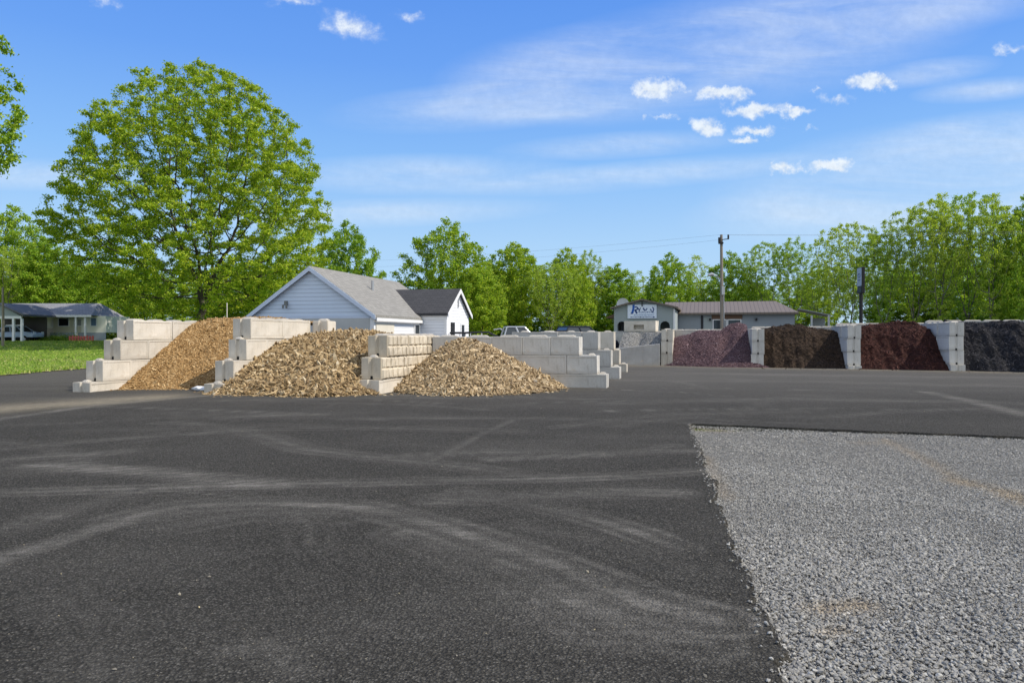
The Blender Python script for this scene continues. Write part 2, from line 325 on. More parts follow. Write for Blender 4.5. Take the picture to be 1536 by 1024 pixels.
M_SIDB = siding('pale blue clapboard', (0.66, 0.76, 0.90), 0.16); M_SIDW = siding('white clapboard', (0.86, 0.87, 0.90), 0.14)
def shingles(name, c):
    t = NT(name); b = t.n('ShaderNodeTexBrick'); b.inputs['Scale'].default_value = 1.0
    for k, v in (('Brick Width', 0.26), ('Row Height', 0.145), ('Mortar Size', 0.010)): b.inputs[k].default_value = v
    b.inputs['Color1'].default_value = (*[x * 0.84 for x in c], 1); b.inputs['Color2'].default_value = (*[x * 1.1 for x in c], 1); b.inputs['Mortar'].default_value = (*[x * 0.5 for x in c], 1)
    m = t.n('ShaderNodeMapping'); t.l(t.coord('UV'), m.inputs[0]); t.l(m.outputs[0], b.inputs['Vector'])
    n = t.noise(2.2, 6, 0.7); t.col(t.mix(t.mr(n, 0.3, 0.7, 0, 0.5), b.outputs['Color'], tuple(x * 0.8 for x in c))).rough(0.95); t.bump(b.outputs['Fac'], -0.4, 0.02); return t.m
M_SHING = shingles('weathered grey shingles', (0.29, 0.28, 0.255)); M_SHIND = shingles('charcoal shingles', (0.07, 0.07, 0.075))
M_TRIMB = plain('blue white trim', (0.62, 0.70, 0.84)); M_TRIMW = plain('white trim', (0.82, 0.82, 0.82)); M_LOWER = plain('grey rendered wall', (0.52, 0.53, 0.52), 0.9, 0.15, 1.2)
M_CREAM = plain('cream panel', (0.70, 0.65, 0.55), 0.7)
def glassmat(name, c=(0.02, 0.025, 0.03)):
    t = NT(name); t.col(c).rough(0.08); t.b.inputs['Specular IOR Level'].default_value = 0.6; return t.m
M_GLASS = glassmat('dark window glass'); M_GLASS2 = glassmat('tinted car glass', (0.05, 0.06, 0.07))
M_BLACK = plain('black painted metal', (0.025, 0.025, 0.027), 0.5)
M_METALW = siding('ribbed brown metal roof', (0.19, 0.155, 0.125), 0.32, 'x'); M_GREYW = plain('grey green siding', (0.33, 0.37, 0.37), 0.8, 0.08, 0.8)
M_GREYB = plain('blue grey block wall', (0.27, 0.30, 0.33), 0.85, 0.12, 0.8); M_BROWNW = plain('brown timber', (0.16, 0.10, 0.07), 0.8)
M_SIGN = plain('white sign face', (0.74, 0.80, 0.90), 0.5, 0.05); M_BLUE = plain('blue lettering', (0.03, 0.12, 0.46), 0.5, 0.05); M_NAVY = plain('navy lettering', (0.035, 0.07, 0.20), 0.5, 0.05); M_SKYB = plain('pale blue lettering', (0.25, 0.36, 0.55), 0.5)
M_POLE = NT('weathered pole wood'); M_POLE.col(M_POLE.mix(M_POLE.noise(5, 5, 0.7, M_POLE.coord('Object', (6, 6, 0.4))), (0.14, 0.115, 0.09), (0.36, 0.32, 0.27))); M_POLE = M_POLE.m
M_WIRE = plain('wire', (0.16, 0.17, 0.19)); M_GALV = plain('galvanised steel', (0.45, 0.46, 0.47), 0.45, 0.1, 3, 0.6)
M_SILV = plain('silver car paint', (0.48, 0.50, 0.53), 0.3, 0.03, 3, 0.4); M_DCAR = plain('dark car paint', (0.03, 0.035, 0.05), 0.25, 0.03, 3, 0.2); M_TYRE = plain('tyre rubber', (0.02, 0.02, 0.02), 0.9)
M_BLUCAR = plain('pale blue car paint', (0.45, 0.55, 0.72), 0.3); M_HOMEW = plain('cream home siding', (0.76, 0.73, 0.55), 0.7, 0.06); M_HOMEL = plain('pale home siding', (0.88, 0.86, 0.74), 0.7, 0.06)
M_HROOF = shingles('grey home shingles', (0.27, 0.27, 0.285)); M_SKIRT = plain('grey skirting', (0.38, 0.42, 0.47), 0.8); M_RED = plain('faded red wood', (0.55, 0.14, 0.12), 0.7); M_BAG = plain('white plastic', (0.8, 0.82, 0.85), 0.4)

# ------------------------------------------------------------------ ground
def segdist(X, Y, pts):
    d = np.full(X.shape, 1e9)
    for (x0, y0), (x1, y1) in zip(pts[:-1], pts[1:]):
        dx, dy = x1 - x0, y1 - y0; t = np.clip(((X - x0) * dx + (Y - y0) * dy) / (dx * dx + dy * dy + 1e-9), 0, 1)
        d = np.minimum(d, np.hypot(X - x0 - t * dx, Y - y0 - t * dy))
    return d
# tyre dust tracks: photo points laid on the pavement, width in metres, strength
TRK = [([(-60, 856), (80, 812), (170, 785), (215, 771)], .07, .9), ([(-60, 740), (200, 732), (400, 725), (640, 720), (780, 718), (950, 712), (1060, 705)], .16, .75),
       ([(60, 697), (230, 708), (330, 718), (420, 724)], .14, .6), ([(-40, 692), (90, 682), (190, 676)], .14, .4), ([(215, 733), (120, 758), (0, 796)], .10, .35),
       ([(330, 640), (400, 655), (460, 674), (600, 690), (700, 700), (800, 714)], .20, .5), ([(650, 690), (720, 652), (775, 627)], .035, .3),
       ([(180, 778), (270, 758), (400, 752), (540, 760), (620, 778), (700, 802), (800, 835), (890, 872), (970, 905), (1070, 930)], .20, .75),
       ([(600, 800), (740, 850), (850, 898), (950, 945), (1060, 965)], .16, .4), ([(250, 790), (380, 768), (520, 772)], .22, .35), ([(740, 687), (800, 684), (900, 681)], .10, .65), ([(560, 686), (740, 677), (1040, 676)], .12, .3),
       ([(660, 748), (790, 745), (880, 740), (1010, 738)], .13, .5), ([(700, 735), (800, 757), (880, 775), (960, 800), (1015, 822)], .15, .55), ([(780, 790), (900, 812), (1030, 850)], .2, .25), ([(345, 626), (430, 622)], .25, .55),
       ([(-40, 634), (150, 607), (340, 591)], .09, .5), ([(340, 600), (700, 596), (1000, 600)], .2, .25), ([(1390, 588), (1450, 600), (1560, 628)], .12, .6), ([(900, 605), (1200, 598), (1560, 606)], .35, .35),
       ([(930, 570), (1200, 572), (1560, 580)], .5, .35), ([(840, 640), (1000, 622), (1200, 617)], .18, .3), ([(350, 975), (400, 968), (430, 985), (440, 1020)], .05, .25), ([(120, 646), (400, 638), (760, 646)], .25, .25), ([(1040, 560), (1536, 566)], .6, .4), ([(700, 820), (820, 870), (930, 930)], .3, .3)]
EA, EB, EC = np.array((1.20, 3.0)), G(1034, 635)[:2], G(1536, 655)[:2]      # gravel rim: near, corner, far side
EA = EB + (G(1180, 1024)[:2] - EB) * 1.45
def xe(Y): return EA[0] + (EB[0] - EA[0]) * (Y - EA[1]) / (EB[1] - EA[1])
def ye(X): return EB[1] + (EC[1] - EB[1]) * (X - EB[0]) / (EC[0] - EB[0])
def asph_attr(X, Y):
    dust = np.zeros(X.shape)
    wob = fbm(X * .8, Y * .8, 5, 3) * .10
    for pts, w, s in TRK:
        P = [tuple(G(px, py)[:2]) for px, py in pts]; d = np.abs(segdist(X, Y, P) + wob * w * 1.6)
        br = .45 + .75 * vnoise(X * .7, Y * 2.3, 9)
        strand = np.maximum.reduce([np.exp(-((d - k_ * w) / (w * .20 + .010)) ** 2) for k_ in ((0, .75, 1.4, 2.1) if w < .15 else (.15, 1.2))]) * (.4 + .8 * vnoise(X * 1.3 + s * 9, Y * 5, 12))
        dust = np.maximum(dust, s * (.62 if w >= .15 else 1.0) * np.maximum(.45 * np.exp(-(d / (w * .9)) ** 2), 1.0 * strand * np.exp(-(d / (w * 2.0)) ** 2)) * br)
    rq = np.random.default_rng(77)
    for q in range(46):                       # faint criss-cross wheel marks
        x0, y0 = rq.uniform(-12, 9), rq.uniform(3.2, 24); a = rq.normal(0, .45) + (np.pi / 2 if rq.random() < .2 else 0); L = rq.uniform(2, 8); c = rq.normal(0, .10)
        P = [(x0 + np.cos(a + c * k) * L * k / 6 - .0, y0 + np.sin(a + c * k) * L * k / 6) for k in range(7)]
        w = rq.uniform(.018, .06); m = rq.uniform(.10, .34); d = np.abs(segdist(X, Y, P) + wob * .15)
        dust = np.maximum(dust, m * (np.exp(-(d / w) ** 2) + .6 * np.exp(-((d - .16) / w) ** 2)) * (.3 + .9 * vnoise(X * 2, Y * 2, 40 + q)))
    dust += 0.06 * sstep(0.1, 0.7, fbm(X * .35, Y * 1.1, 21, 4))
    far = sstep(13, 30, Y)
    P = [tuple(G(px, py)[:2]) for px, py in ((-150, 622), (0, 613), (110, 605), (240, 595))]
    tan = np.exp(-(segdist(X, Y, P) / (2.7 - .12 * (X + 22).clip(0, 14) * 1.2)) ** 2) * 1.0 * (0.8 + .5 * vnoise(X * .6, Y * 1.7, 3))
    rowd = (X - 8.37) * .434 + (Y - 40) * .901        # distance in front of the bin row on the far side
    tan = np.maximum(tan, .45 * np.exp(-((rowd + .6) / 1.1) ** 2) * (X > 5) * (.6 + .6 * vnoise(X * .8, Y, 4)))
    return np.clip(dust * 1.55, 0, 1), far, np.clip(tan, 0, 1)
def grid_mesh(X, Y, Z):
    n, m = X.shape; V = np.stack([X, Y, Z], -1).reshape(-1, 3); i = np.arange(n * m).reshape(n, m)
    Fq = np.stack([i[:-1, :-1], i[:-1, 1:], i[1:, 1:], i[1:, :-1]], -1).reshape(-1, 4); return V, Fq
Va, Fa = [], []; off = 0
def addg(V, Fq):
    global off; Va.append(V); Fa.append(Fq + off); off += len(V)
ys = np.concatenate([np.linspace(-14, 1.5, 12)[:-1], np.geomspace(1.5, EB[1], 260)])
s = np.concatenate([np.linspace(0, .7, 40)[:-1], 1 - np.geomspace(.3, .0006, 420), [1.0]]); s[-2:] = [1 - .0003, 1]
ragg = fbm(ys * 2.6, ys * 0, 31, 4) * .085 + fbm(ys * 14, ys * 0, 33, 3) * .045
ragg *= np.clip((EB[1] - ys) / .4, 0, 1)
YY = np.repeat(ys[:, None], len(s), 1); XX = -48 + (xe(ys) + ragg + 48)[:, None] * s[None, :]
addg(*grid_mesh(XX, YY, np.zeros_like(XX)))
y2 = np.geomspace(EB[1], 62, 150); x2 = np.concatenate([np.linspace(-48, -16, 60)[:-1], np.linspace(-16, EB[0], 190)])
XX, YY = np.meshgrid(x2, y2); addg(*grid_mesh(XX, YY, np.zeros_like(XX)))
x3 = np.concatenate([np.linspace(EB[0], 24, 220), np.linspace(24, 70, 40)[1:]])
rg = fbm(x3 * 4, x3 * 0, 35, 4) * .05 * np.clip((x3 - EB[0]) / .4, 0, 1)
t = np.linspace(0, 1, 150) ** 1.6; y0 = ye(x3) + rg
YY = y0[:, None] + (62 - y0)[:, None] * t[None]; XX = np.repeat(x3[:, None], len(t), 1)
V, Fq = grid_mesh(XX, YY, np.zeros_like(XX)); addg(V, Fq[:, ::-1])
# cut edge of the mat, standing above the gravel
edge = np.concatenate([np.stack([xe(ys) + ragg, ys], 1), np.stack([x3, y0], 1)[1:]])
k = len(edge); V = np.concatenate([np.c_[edge, np.zeros(k)], np.c_[edge + np.array((.02, -.02)), np.full(k, -.07)]]); i = np.arange(k - 1)
addg(V, np.stack([i, i + k, i + k + 1, i + 1], 1))
V = np.concatenate(Va); dust, far, tan = asph_attr(V[:, 0], V[:, 1])
V[:, 2] += np.where(V[:, 2] > -.01, 0.012 * fbm(V[:, 0] * .25, V[:, 1] * .25, 71, 3), 0)
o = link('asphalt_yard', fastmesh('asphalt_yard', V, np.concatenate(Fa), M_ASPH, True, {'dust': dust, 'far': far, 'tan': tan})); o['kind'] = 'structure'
# far ground sheet
mb = MB(); mb.add([(-4000, -400, -.09), (4000, -400, -.09), (4000, 5000, -.09), (-4000, 5000, -.09)], [(0, 1, 2, 3)]); mb.obj('ground', M_GROUND)['kind'] = 'structure'
# gravel patch
def gtan(X, Y):
    tt = np.zeros(X.shape)
    for pts, w, sgt in (([(1232, 905), (1290, 898)], .10, 1), ([(1240, 940), (1262, 935)], .06, .6), ([(1440, 716), (1500, 730), (1560, 752)], .17, .9), ([(1045, 641), (1075, 643)], .25, .7), ([(1325, 655), (1360, 672), (1400, 690), (1440, 716)], .12, .5),
                      ([(1058, 680), (1075, 715), (1090, 740)], .1, .35), ([(1290, 660), (1340, 660)], .2, .3)):
        P = [tuple(G(px, py)[:2]) for px, py in pts]; tt = np.maximum(tt, sgt * np.exp(-(segdist(X, Y, P) / w) ** 2))
    return tt * (0.5 + .7 * vnoise(X * 5, Y * 5, 8))
gx, gy = np.meshgrid(np.linspace(0, 1, 180), np.geomspace(.6, 14, 260)); GX = (xe(gy) - .25) + gx ** 1.5 * (22 - xe(gy)); GY = gy - 1.2 + (gx * 0)
GY = np.minimum(GY, ye(GX) + .05)
V, Fq = grid_mesh(GX, GY, -.05 + .012 * fbm(GX * 1.5, GY * 1.5, 41)); o = link('gravel_bed', fastmesh('gravel_bed', V, Fq, M_GBED, True, {'tan': gtan(V[:, 0], V[:, 1])})); o['kind'] = 'structure'

rng = np.random.default_rng(7)
def rotmats(n, tilt=None, rng=rng):          # random rotations; tilt: std of tilt from upright
    if tilt is None:
        q = rng.normal(size=(n, 4)); q /= np.linalg.norm(q, axis=1, keepdims=True); w, x, y, z = q.T
        return np.stack([1 - 2 * (y * y + z * z), 2 * (x * y - z * w), 2 * (x * z + y * w), 2 * (x * y + z * w), 1 - 2 * (x * x + z * z), 2 * (y * z - x * w), 2 * (x * z - y * w), 2 * (y * z + x * w), 1 - 2 * (x * x + y * y)], 1).reshape(n, 3, 3)
    a = rng.uniform(0, 2 * np.pi, n); b = rng.normal(0, tilt, n); c = rng.normal(0, tilt, n); ca, sa, cb_, sb, cc, sc = np.cos(a), np.sin(a), np.cos(b), np.sin(b), np.cos(c), np.sin(c); z = np.zeros(n); o1 = np.ones(n)
    Rz = np.stack([ca, -sa, z, sa, ca, z, z, z, o1], 1).reshape(n, 3, 3); Rx = np.stack([o1, z, z, z, cb_, -sb, z, sb, cb_], 1).reshape(n, 3, 3); Ry = np.stack([cc, z, sc, z, o1, z, -sc, z, cc], 1).reshape(n, 3, 3)
    return Rx @ Ry @ Rz
def frame_to(nrm):                           # rotation taking z to each normal
    n = nrm / np.linalg.norm(nrm, axis=1, keepdims=True); a = np.where(np.abs(n[:, :1]) < .9, np.array([[1., 0, 0]]), np.array([[0, 1., 0]])); x = np.cross(a, n); x /= np.linalg.norm(x, axis=1, keepdims=True); y = np.cross(n, x); return np.stack([x, y, n], -1)
def scatter(bases, bf, pos, rot, scl):       # bases: (K,v,3), bf: (f,k)
    n = len(pos); kk = rng.integers(0, len(bases), n); B = bases[kk] * scl[:, None, :]
    V = np.einsum('nij,nvj->nvi', rot, B) + pos[:, None, :]; v = bases.shape[1]
    return V.reshape(-1, 3), (bf[None] + (np.arange(n) * v)[:, None, None]).reshape(-1, bf.shape[1])
ph = (1 + 5 ** .5) / 2
ICO = np.array([(-1, ph, 0), (1, ph, 0), (-1, -ph, 0), (1, -ph, 0), (0, -1, ph), (0, 1, ph), (0, -1, -ph), (0, 1, -ph), (ph, 0, -1), (ph, 0, 1), (-ph, 0, -1), (-ph, 0, 1)]) / 1.9
ICF = np.array([(0, 11, 5), (0, 5, 1), (0, 1, 7), (0, 7, 10), (0, 10, 11), (1, 5, 9), (5, 11, 4), (11, 10, 2), (10, 7, 6), (7, 1, 8), (3, 9, 4), (3, 4, 2), (3, 2, 6), (3, 6, 8), (3, 8, 9), (4, 9, 5), (2, 4, 11), (6, 2, 10), (8, 6, 7), (9, 8, 1)])
STB = np.stack([(ICO * (1 + rng.normal(0, .17, (12, 1))) + rng.normal(0, .10, (12, 3))) * np.array((1, rng.uniform(.65, .95), rng.uniform(.45, .75))) for _ in range(14)]) * .5
def in_gravel(X, Y, m=0.0): return (X > xe(Y) - m) & (Y < ye(X) + m * .3)
P_, S_ = [], []
yb_ = np.geomspace(2.2, 13.6, 25)
for y0_, y1_ in zip(yb_[:-1], yb_[1:]):       # stones thin out and even up with distance
    smin, smax, cov, marg = (float(np.interp((y0_ + y1_) / 2, (2.2, 4, 6.5, 9.5, 13), q)) for q in ((.006, .0065, .008, .010, .012), (.034, .031, .024, .022, .026), (3.0, 2.7, 1.9, 1.1, .5), (2.2, 2.3, 2.6, 2.8, 3.0)))
    xa, xb = xe(y0_) - .1, .70 * y1_ + marg
    sm = (smin + smax) / 2.2; n = int((xb - xa) * (y1_ - y0_) / sm ** 2 * cov * .7)
    X = rng.uniform(xa, xb, n); Y = rng.uniform(y0_, y1_, n); ok = in_gravel(X, Y, .03 + 0.0 * X) & (rng.random(n) > .55 * sstep(.25, .6, gtan(X, Y)))
    X, Y = X[ok], Y[ok]; sz = smin + (smax - smin) * rng.random(len(X)) ** 2.9
    big = fbm(X * .9, Y * .9, 51, 3); sz *= 1 + .35 * big
    P_.append(np.stack([X, Y, -.042 + .012 * fbm(X * 1.5, Y * 1.5, 41) + sz * .10 + rng.random(len(X)) * .006], 1)); S_.append(sz)
# loose stones strayed over the pavement edge
n = 420; Y = rng.uniform(2.5, 13.5, n) ** 1.0; X = xe(Y) - np.abs(rng.normal(0, .05, n)) + .03; P_.append(np.stack([X, Y, np.full(n, .008)], 1)); S_.append(rng.uniform(.008, .026, n))
P_ = np.concatenate(P_); S_ = np.concatenate(S_)
V, FQ = scatter(STB, ICF, P_, rotmats(len(P_), .28), S_[:, None] * np.array([[1.25, 1.1, 1.0]]))
o = link('gravel', fastmesh('gravel', V, FQ, M_STONE, False, {'tan': gtan(V[:, 0], V[:, 1])})); tag(o, 'loose grey crushed stone over the corner of the yard not yet paved', 'gravel', kind='stuff')
# grit and dead leaves on the pavement
n = 1500; Y = np.exp(rng.uniform(np.log(2.6), np.log(20), n)); X = rng.uniform(-.75, .75, n) * Y; ok = ~in_gravel(X, Y, .05); X, Y = X[ok], Y[ok]
sz = rng.uniform(.004, .010, len(X)) * (1 + 1.2 * (rng.random(len(X)) > .96))
V, FQ = scatter(STB, ICF, np.stack([X, Y, .006 + sz * .2], 1), rotmats(len(X), .3), sz[:, None] * np.array([[1.3, 1.1, .8]]))
M_GRIT = stones('yard grit', ((0, (0.10, 0.095, 0.085)), (.5, (0.25, 0.23, 0.19)), (.9, (0.36, 0.32, 0.24)), (1, (0.55, 0.45, 0.25))))
tag(link('yard_grit', fastmesh('yard_grit', V, FQ, M_GRIT)), 'small stones and bark bits strewn over the dark asphalt', 'grit', kind='stuff')

# lawn rising behind the yard
def lawn_z(X, Y):
    return 1.22 * sstep(30, 60, Y) * (1 - sstep(-16, -6, X)) * np.maximum(sstep(0, 4, -20.6 - X), sstep(39.2, 44, Y)) + .0
def lawn_in(X, Y): return ((X < -20.9 + .35 * fbm(Y * .5, X * 0, 61, 3) - .0 * Y) & (Y > 24)) | ((Y > 39.5 + .3 * fbm(X * .5, Y * 0, 62, 3)) & (X < 2)) 
lx, ly = np.meshgrid(np.linspace(-110, 4, 460), np.concatenate([np.linspace(22, 48, 150)[:-1], np.linspace(48, 130, 90)]))
V, Fq = grid_mesh(lx, ly, lawn_z(lx, ly) + .02 + .015 * fbm(lx * .3, ly * .3, 63)); c = V[Fq].mean(1); Fq = Fq[lawn_in(c[:, 0], c[:, 1])]
dry = np.exp(-((V[:, 0] + 21.2) / 1.1) ** 2) * (V[:, 1] < 40) + sstep(52, 57, V[:, 1]) * (.75 - .5 * vnoise(V[:, 0] * .3, V[:, 1] * .3, 66)) + .5 * np.exp(-((V[:, 1] - 39.8) / .7) ** 2)
o = link('lawn', fastmesh('lawn', V, Fq, M_GRASS, True, {'dry': np.clip(dry, 0, 1)})); o['kind'] = 'structure'
n = 90000; Y = rng.uniform(25, 58, n); X = rng.uniform(-46, -20.4, n); ok = lawn_in(X, Y) & (X > -.72 * Y - 3); X, Y = X[ok], Y[ok]; n = len(X)
h = rng.uniform(.03, .10, n) * (1 + .8 * (X > -21.6)); base = np.stack([X, Y, lawn_z(X, Y) + .0], 1); a = rng.uniform(0, 6.28, n); w = rng.uniform(.02, .045, n)
dx = np.stack([np.cos(a) * w, np.sin(a) * w, 0 * a], 1); tip = base + np.stack([rng.normal(0, .04, n), rng.normal(0, .04, n), h], 1)
V = np.stack([base - dx, base + dx, tip], 1).reshape(-1, 3); tag(link('grass', fastmesh('grass', V, np.arange(3 * n).reshape(-1, 3), M_BLADE)), 'short green grass of the lawn beside the yard', 'grass', kind='stuff')

# ------------------------------------------------------------------ concrete blocks
def block_mesh(L, W, H, rock=None, seed=0, y0=0.0, mat=None, panel=True):
    rr = random.Random(seed); nw_, nd = .055, .05; c = W / 2
    poly = [(0, 0), (L, 0), (L, c - nw_), (L - nd, c - nw_ * .5), (L - nd, c + nw_ * .5), (L, c + nw_), (L, W), (0, W), (0, c + nw_), (nd, c + nw_ * .5), (nd, c - nw_ * .5), (0, c - nw_)]
    mb = MB(); mb.prism([(x, y + y0) for x, y in poly], 'z', 0.004, H - .004)
    me = mb.mesh('block', [mat or M_CON]); bm = bmesh.new(); bm.from_mesh(me)
    if panel and L > .7 and H > .4:
        fs = [f for f in bm.faces if abs(f.normal.y) > .99 and f.calc_area() > L * H * .8]
        if fs: bmesh.ops.inset_individual(bm, faces=fs, thickness=.075, depth=0); bmesh.ops.inset_individual(bm, faces=fs, thickness=.012, depth=-.012)
    es = [e for e in bm.edges if e.is_manifold and e.calc_face_angle(0) > .6]
    bmesh.ops.bevel(bm, geom=es, offset=.018, segments=2, affect='EDGES', clamp_overlap=True)
    for v in bm.verts: v.co += Vector((rr.uniform(-1, 1), rr.uniform(-1, 1), rr.uniform(-1, 1))) * .0045
    bm.to_mesh(me); bm.free()
    return me
def rock_rows(L, H, seed):                    # two rows of split stones cast on a block's side
    rr = random.Random(seed); bm = bmesh.new()
    for r in range(2):
        x = .02; z0 = H * r / 2 + .012; z1 = H * (r + 1) / 2 - .012
        while x < L - .06:
            w = min(rr.choice((.26, .32, .38, .44, .3)), L - .02 - x)
            if L - .02 - (x + w) < .12: w = L - .02 - x
            n0 = len(bm.verts); nx, nz = 5, 5; g = []
            dpt = rr.uniform(.03, .05)
            for i in range(nx):
                row = []
                for j in range(nz):
                    u, v = (0, .09, .5, .91, 1)[i], (0, .12, .5, .88, 1)[j]; e = min(u, 1 - u, v, 1 - v); d = (dpt + rr.uniform(-.010, .010)) if e > .01 else -.004
                    row.append(bm.verts.new((x + .016 + (w - .032) * u + (rr.uniform(-.006, .006) if 0 < e else 0), -d, z0 + (z1 - z0) * v + (rr.uniform(-.006, .006) if 0 < e else 0))))
                g.append(row)
            for i in range(nx - 1):
                for j in range(nz - 1): bm.faces.new((g[i][j], g[i + 1][j], g[i + 1][j + 1], g[i][j + 1]))
            x += w
    return bm
_bc = {}
def knob_mesh(l, w, h):
    key = ('k', l, w, h)
    if key not in _bc:
        mb = MB(); a, b = l / 2, w / 2; i = min(.09, l * .22)
        mb.hexa([(-a, -b, -.01), (a, -b, -.01), (a, b, -.01), (-a, b, -.01)], [(-a + i, -b + .06, h), (a - i, -b + .06, h), (a - i, b - .06, h), (-a + i, b - .06, h)])
        _bc[key] = mb.mesh('knob', [M_KNOB], .02, segs=2)
    return _bc[key]
def slot_mesh():
    if 's' not in _bc: mb = MB(); mb.prism([(-.055, 0), (.055, 0), (.03, .09), (-.03, .09)], 'x', -.012, .03); _bc['s'] = mb.mesh('lifting_recess', [M_DARK])
    return _bc['s']
ORD = ['front', 'second', 'third', 'fourth', 'fifth', 'sixth']
nblk = [0]
def wall(C, ang, W, courses, desc, group, side=0, mat=None, adj='pale', rock=False, endslot=True, knobl=.55, zoff=0.0, ends='front end'):
    """C: front corner on the pavement. ang: heading of the run. courses: bottom first, (z0, z1, start, [lengths])."""
    names = {1: ['only'], 2: ['bottom', 'top'], 3: ['bottom', 'middle', 'top'], 4: ['bottom', 'second', 'third', 'top']}[len(courses)]
    ca, sa = math.cos(ang), math.sin(ang); Wy = -W if side else 0.0
    for ci, (z0, z1, st, lens) in enumerate(courses):
        x = st
        for bi, L in enumerate(lens):
            nblk[0] += 1; isrock = rock and ci > 0
            key = (round(L, 2), round(W, 2), round(z1 - z0, 2), side, mat.name if mat else '', nblk[0] % 3, isrock)
            if key not in _bc:
                me = block_mesh(L, W, z1 - z0, None, nblk[0], Wy, mat, not isrock)
                if isrock:
                    bm = rock_rows(L, z1 - z0, nblk[0]); bm.from_mesh(me); bm.to_mesh(me); bm.free(); me.materials.clear(); me.materials.append(M_SPLIT)
                _bc[key] = me
            jx = random.Random(nblk[0]).uniform(-.028, .028); jr = random.Random(nblk[0] + 9).uniform(-.013, .013)
            o = link('concrete_block', _bc[key], None, (C[0] + ca * x - sa * jx, C[1] + sa * x + ca * jx, z0 + zoff), ang + jr)
            pos = (ORD[0] + ' ' + ends if bi == 0 else (ORD[bi] + ' from ' + ends)).replace('front front', 'front')
            if bi == 0: pos = ends
            tag(o, f"{adj} block, {pos}, {names[ci]} course of {desc}", 'concrete block', group)
            top = ci == len(courses) - 1; step = 0 if top else courses[ci + 1][2] - st
            if top:
                kn = 1 if L < 1.2 else 2
                for q in range(kn): link('knob', knob_mesh(knobl if L > .75 else .34, .36, .055), o, ((q + .5) * L / kn, Wy + W / 2, z1 - z0 - .004))
            elif bi == 0 and step > .18: link('knob', knob_mesh(.24, .24, .07), o, (min(.20, step / 2), Wy + W / 2, z1 - z0 - .004))
            if bi == 0 and endslot and z1 - z0 > .5: link('lifting_recess', slot_mesh(), o, (.042, Wy + W / 2, .012))
            x += L + .012
TH = R(14); A1 = R(90) - TH
D = np.array((math.sin(TH), math.cos(TH))); E = np.array((math.cos(TH), -math.sin(TH)))
C1 = np.array((-12.07, 21.12)); C2 = np.array((-8.035, 20.5)); C3 = np.array((-3.64, 20.3)); BW = .60
g1, g2, g3 = 'blocks of the stepped wall nearest the lawn', 'blocks of the stepped wall between the chip heap and bark heap', 'blocks of the rock-faced stepped wall'
wall(C1, A1, BW, [(-.3, .27, 0, [1.8, 1.8, 1.8]), (.27, .88, .48, [1.12, 1.8, 1.8]), (.88, 1.48, 1.16, [1.15, 1.8, 1.8]), (1.48, 2.09, 1.70, [1.74, 1.8, 1.3])], 'wall nearest the lawn', g1)
wall(C2, A1, BW, [(-.3, .27, .02, [1.8, 1.8, 1.8]), (.27, .90, .50, [1.0, 1.8, 1.8]), (.90, 1.51, 1.15, [1.06, 1.8, 1.2]), (1.51, 2.12, 1.38, [1.78, 1.66])], 'wall between golden chips and bark', g2)
ob = link('concrete_block', block_mesh(.6, .58, .61, None, 5), None, (*(C2 + D * 4.92 + E * .60), 1.51), A1); tag(ob, 'short concrete block with a grooved side behind the bark, below the blue gable', 'concrete block', g2); link('knob', knob_mesh(.34, .36, .085), ob, (.3, .29, .606))
for q in range(2): tag(link('concrete_block', block_mesh(.6, .58, .9, None, 6), None, (*(C2 + D * 4.92 + E * .60), -.3 + q * .905), A1), f"concrete block {'buried at the foot of' if q == 0 else 'just under'} the short grooved corner block behind bark", 'concrete block', g2)
wall(C3, A1, BW, [(-.2, .39, 0, [1.8, 1.8, 1.5]), (.39, 1.01, .13, [1.8, 1.8, 1.2]), (1.01, 1.625, .535, [1.5, 1.5, 1.25])], 'split stone wall between bark heaps', g3, adj='cream', rock=True)
A4 = R(166)
gb = 'blocks of the grey stepped walls behind the pale bark heap'
wall((2.91, 22.75), A4, BW, [(-.2, .42, 0, [1.8, 1.8, 1.8]), (.42, 1.0, .295, [.94, 1.8, 1.8, .9]), (1.0, 1.585, .845, [.9, .9, .98, 1.0, 1.0])], 'grey wall backing the pale bark', gb, ends='free end', side=1, mat=M_CON2, adj='shaded', knobl=.62)
wall((4.02, 27.6), A4, BW, [(-.2, .45, 0, [1.8, 1.8]), (.45, 1.08, .32, [.9, 1.8, .9]), (1.08, 1.76, .80, [.62, .9, 1.8])], 'second grey wall past pale bark', gb, ends='free end', side=1, mat=M_CON2, adj='shaded', knobl=.3)
wall((5.10, 32.9), A4, BW, [(-.2, .35, 0, [1.8, 1.8]), (.35, .98, .32, [.9, 1.8, .9]), (.98, 1.80, .56, [.62, .9, 1.8])], 'third grey wall past pale bark', gb, ends='free end', side=1, mat=M_CON, adj='tan', knobl=.3)

# far row of bins
TR = R(25.7); AR = R(90) - TR; Rv = np.array((math.cos(TR), -math.sin(TR))); Bv = D; A0 = np.array((8.37, 40.0)); RW = .61; AR = A1
gr = 'blocks of the far row of bins'
DIV = {'a': (0, 0, .0, 'divider beside the grey gravel bin'), 'b': (4.72, .0, .0, 'divider between purple and brown heaps'), 'c': (9.2, .16, .0, 'divider between brown and red mulch'), 'd': (13.5, .28, .0, 'divider between red and black mulch'), 'e': (18.0, .36, 0, 'divider past the black mulch')}
for k_, (t_, lift, _, ds) in DIV.items():
    cor = A0 + Rv * t_ + E * (RW / 2); H = .655
    cs = ([] if lift < .05 else [(-.2, lift, -.14, [1.5, 1.8])]) + [((lift + H * q) if (q or lift >= .05) else -.1, lift + H * (q + 1), .0, [1.8, 1.8, 1.0]) for q in range(3)]
    wall(cor, AR, RW, cs, ds, gr, mat=M_CON2 if k_ != 'a' else M_CON, adj='grey', knobl=.4)
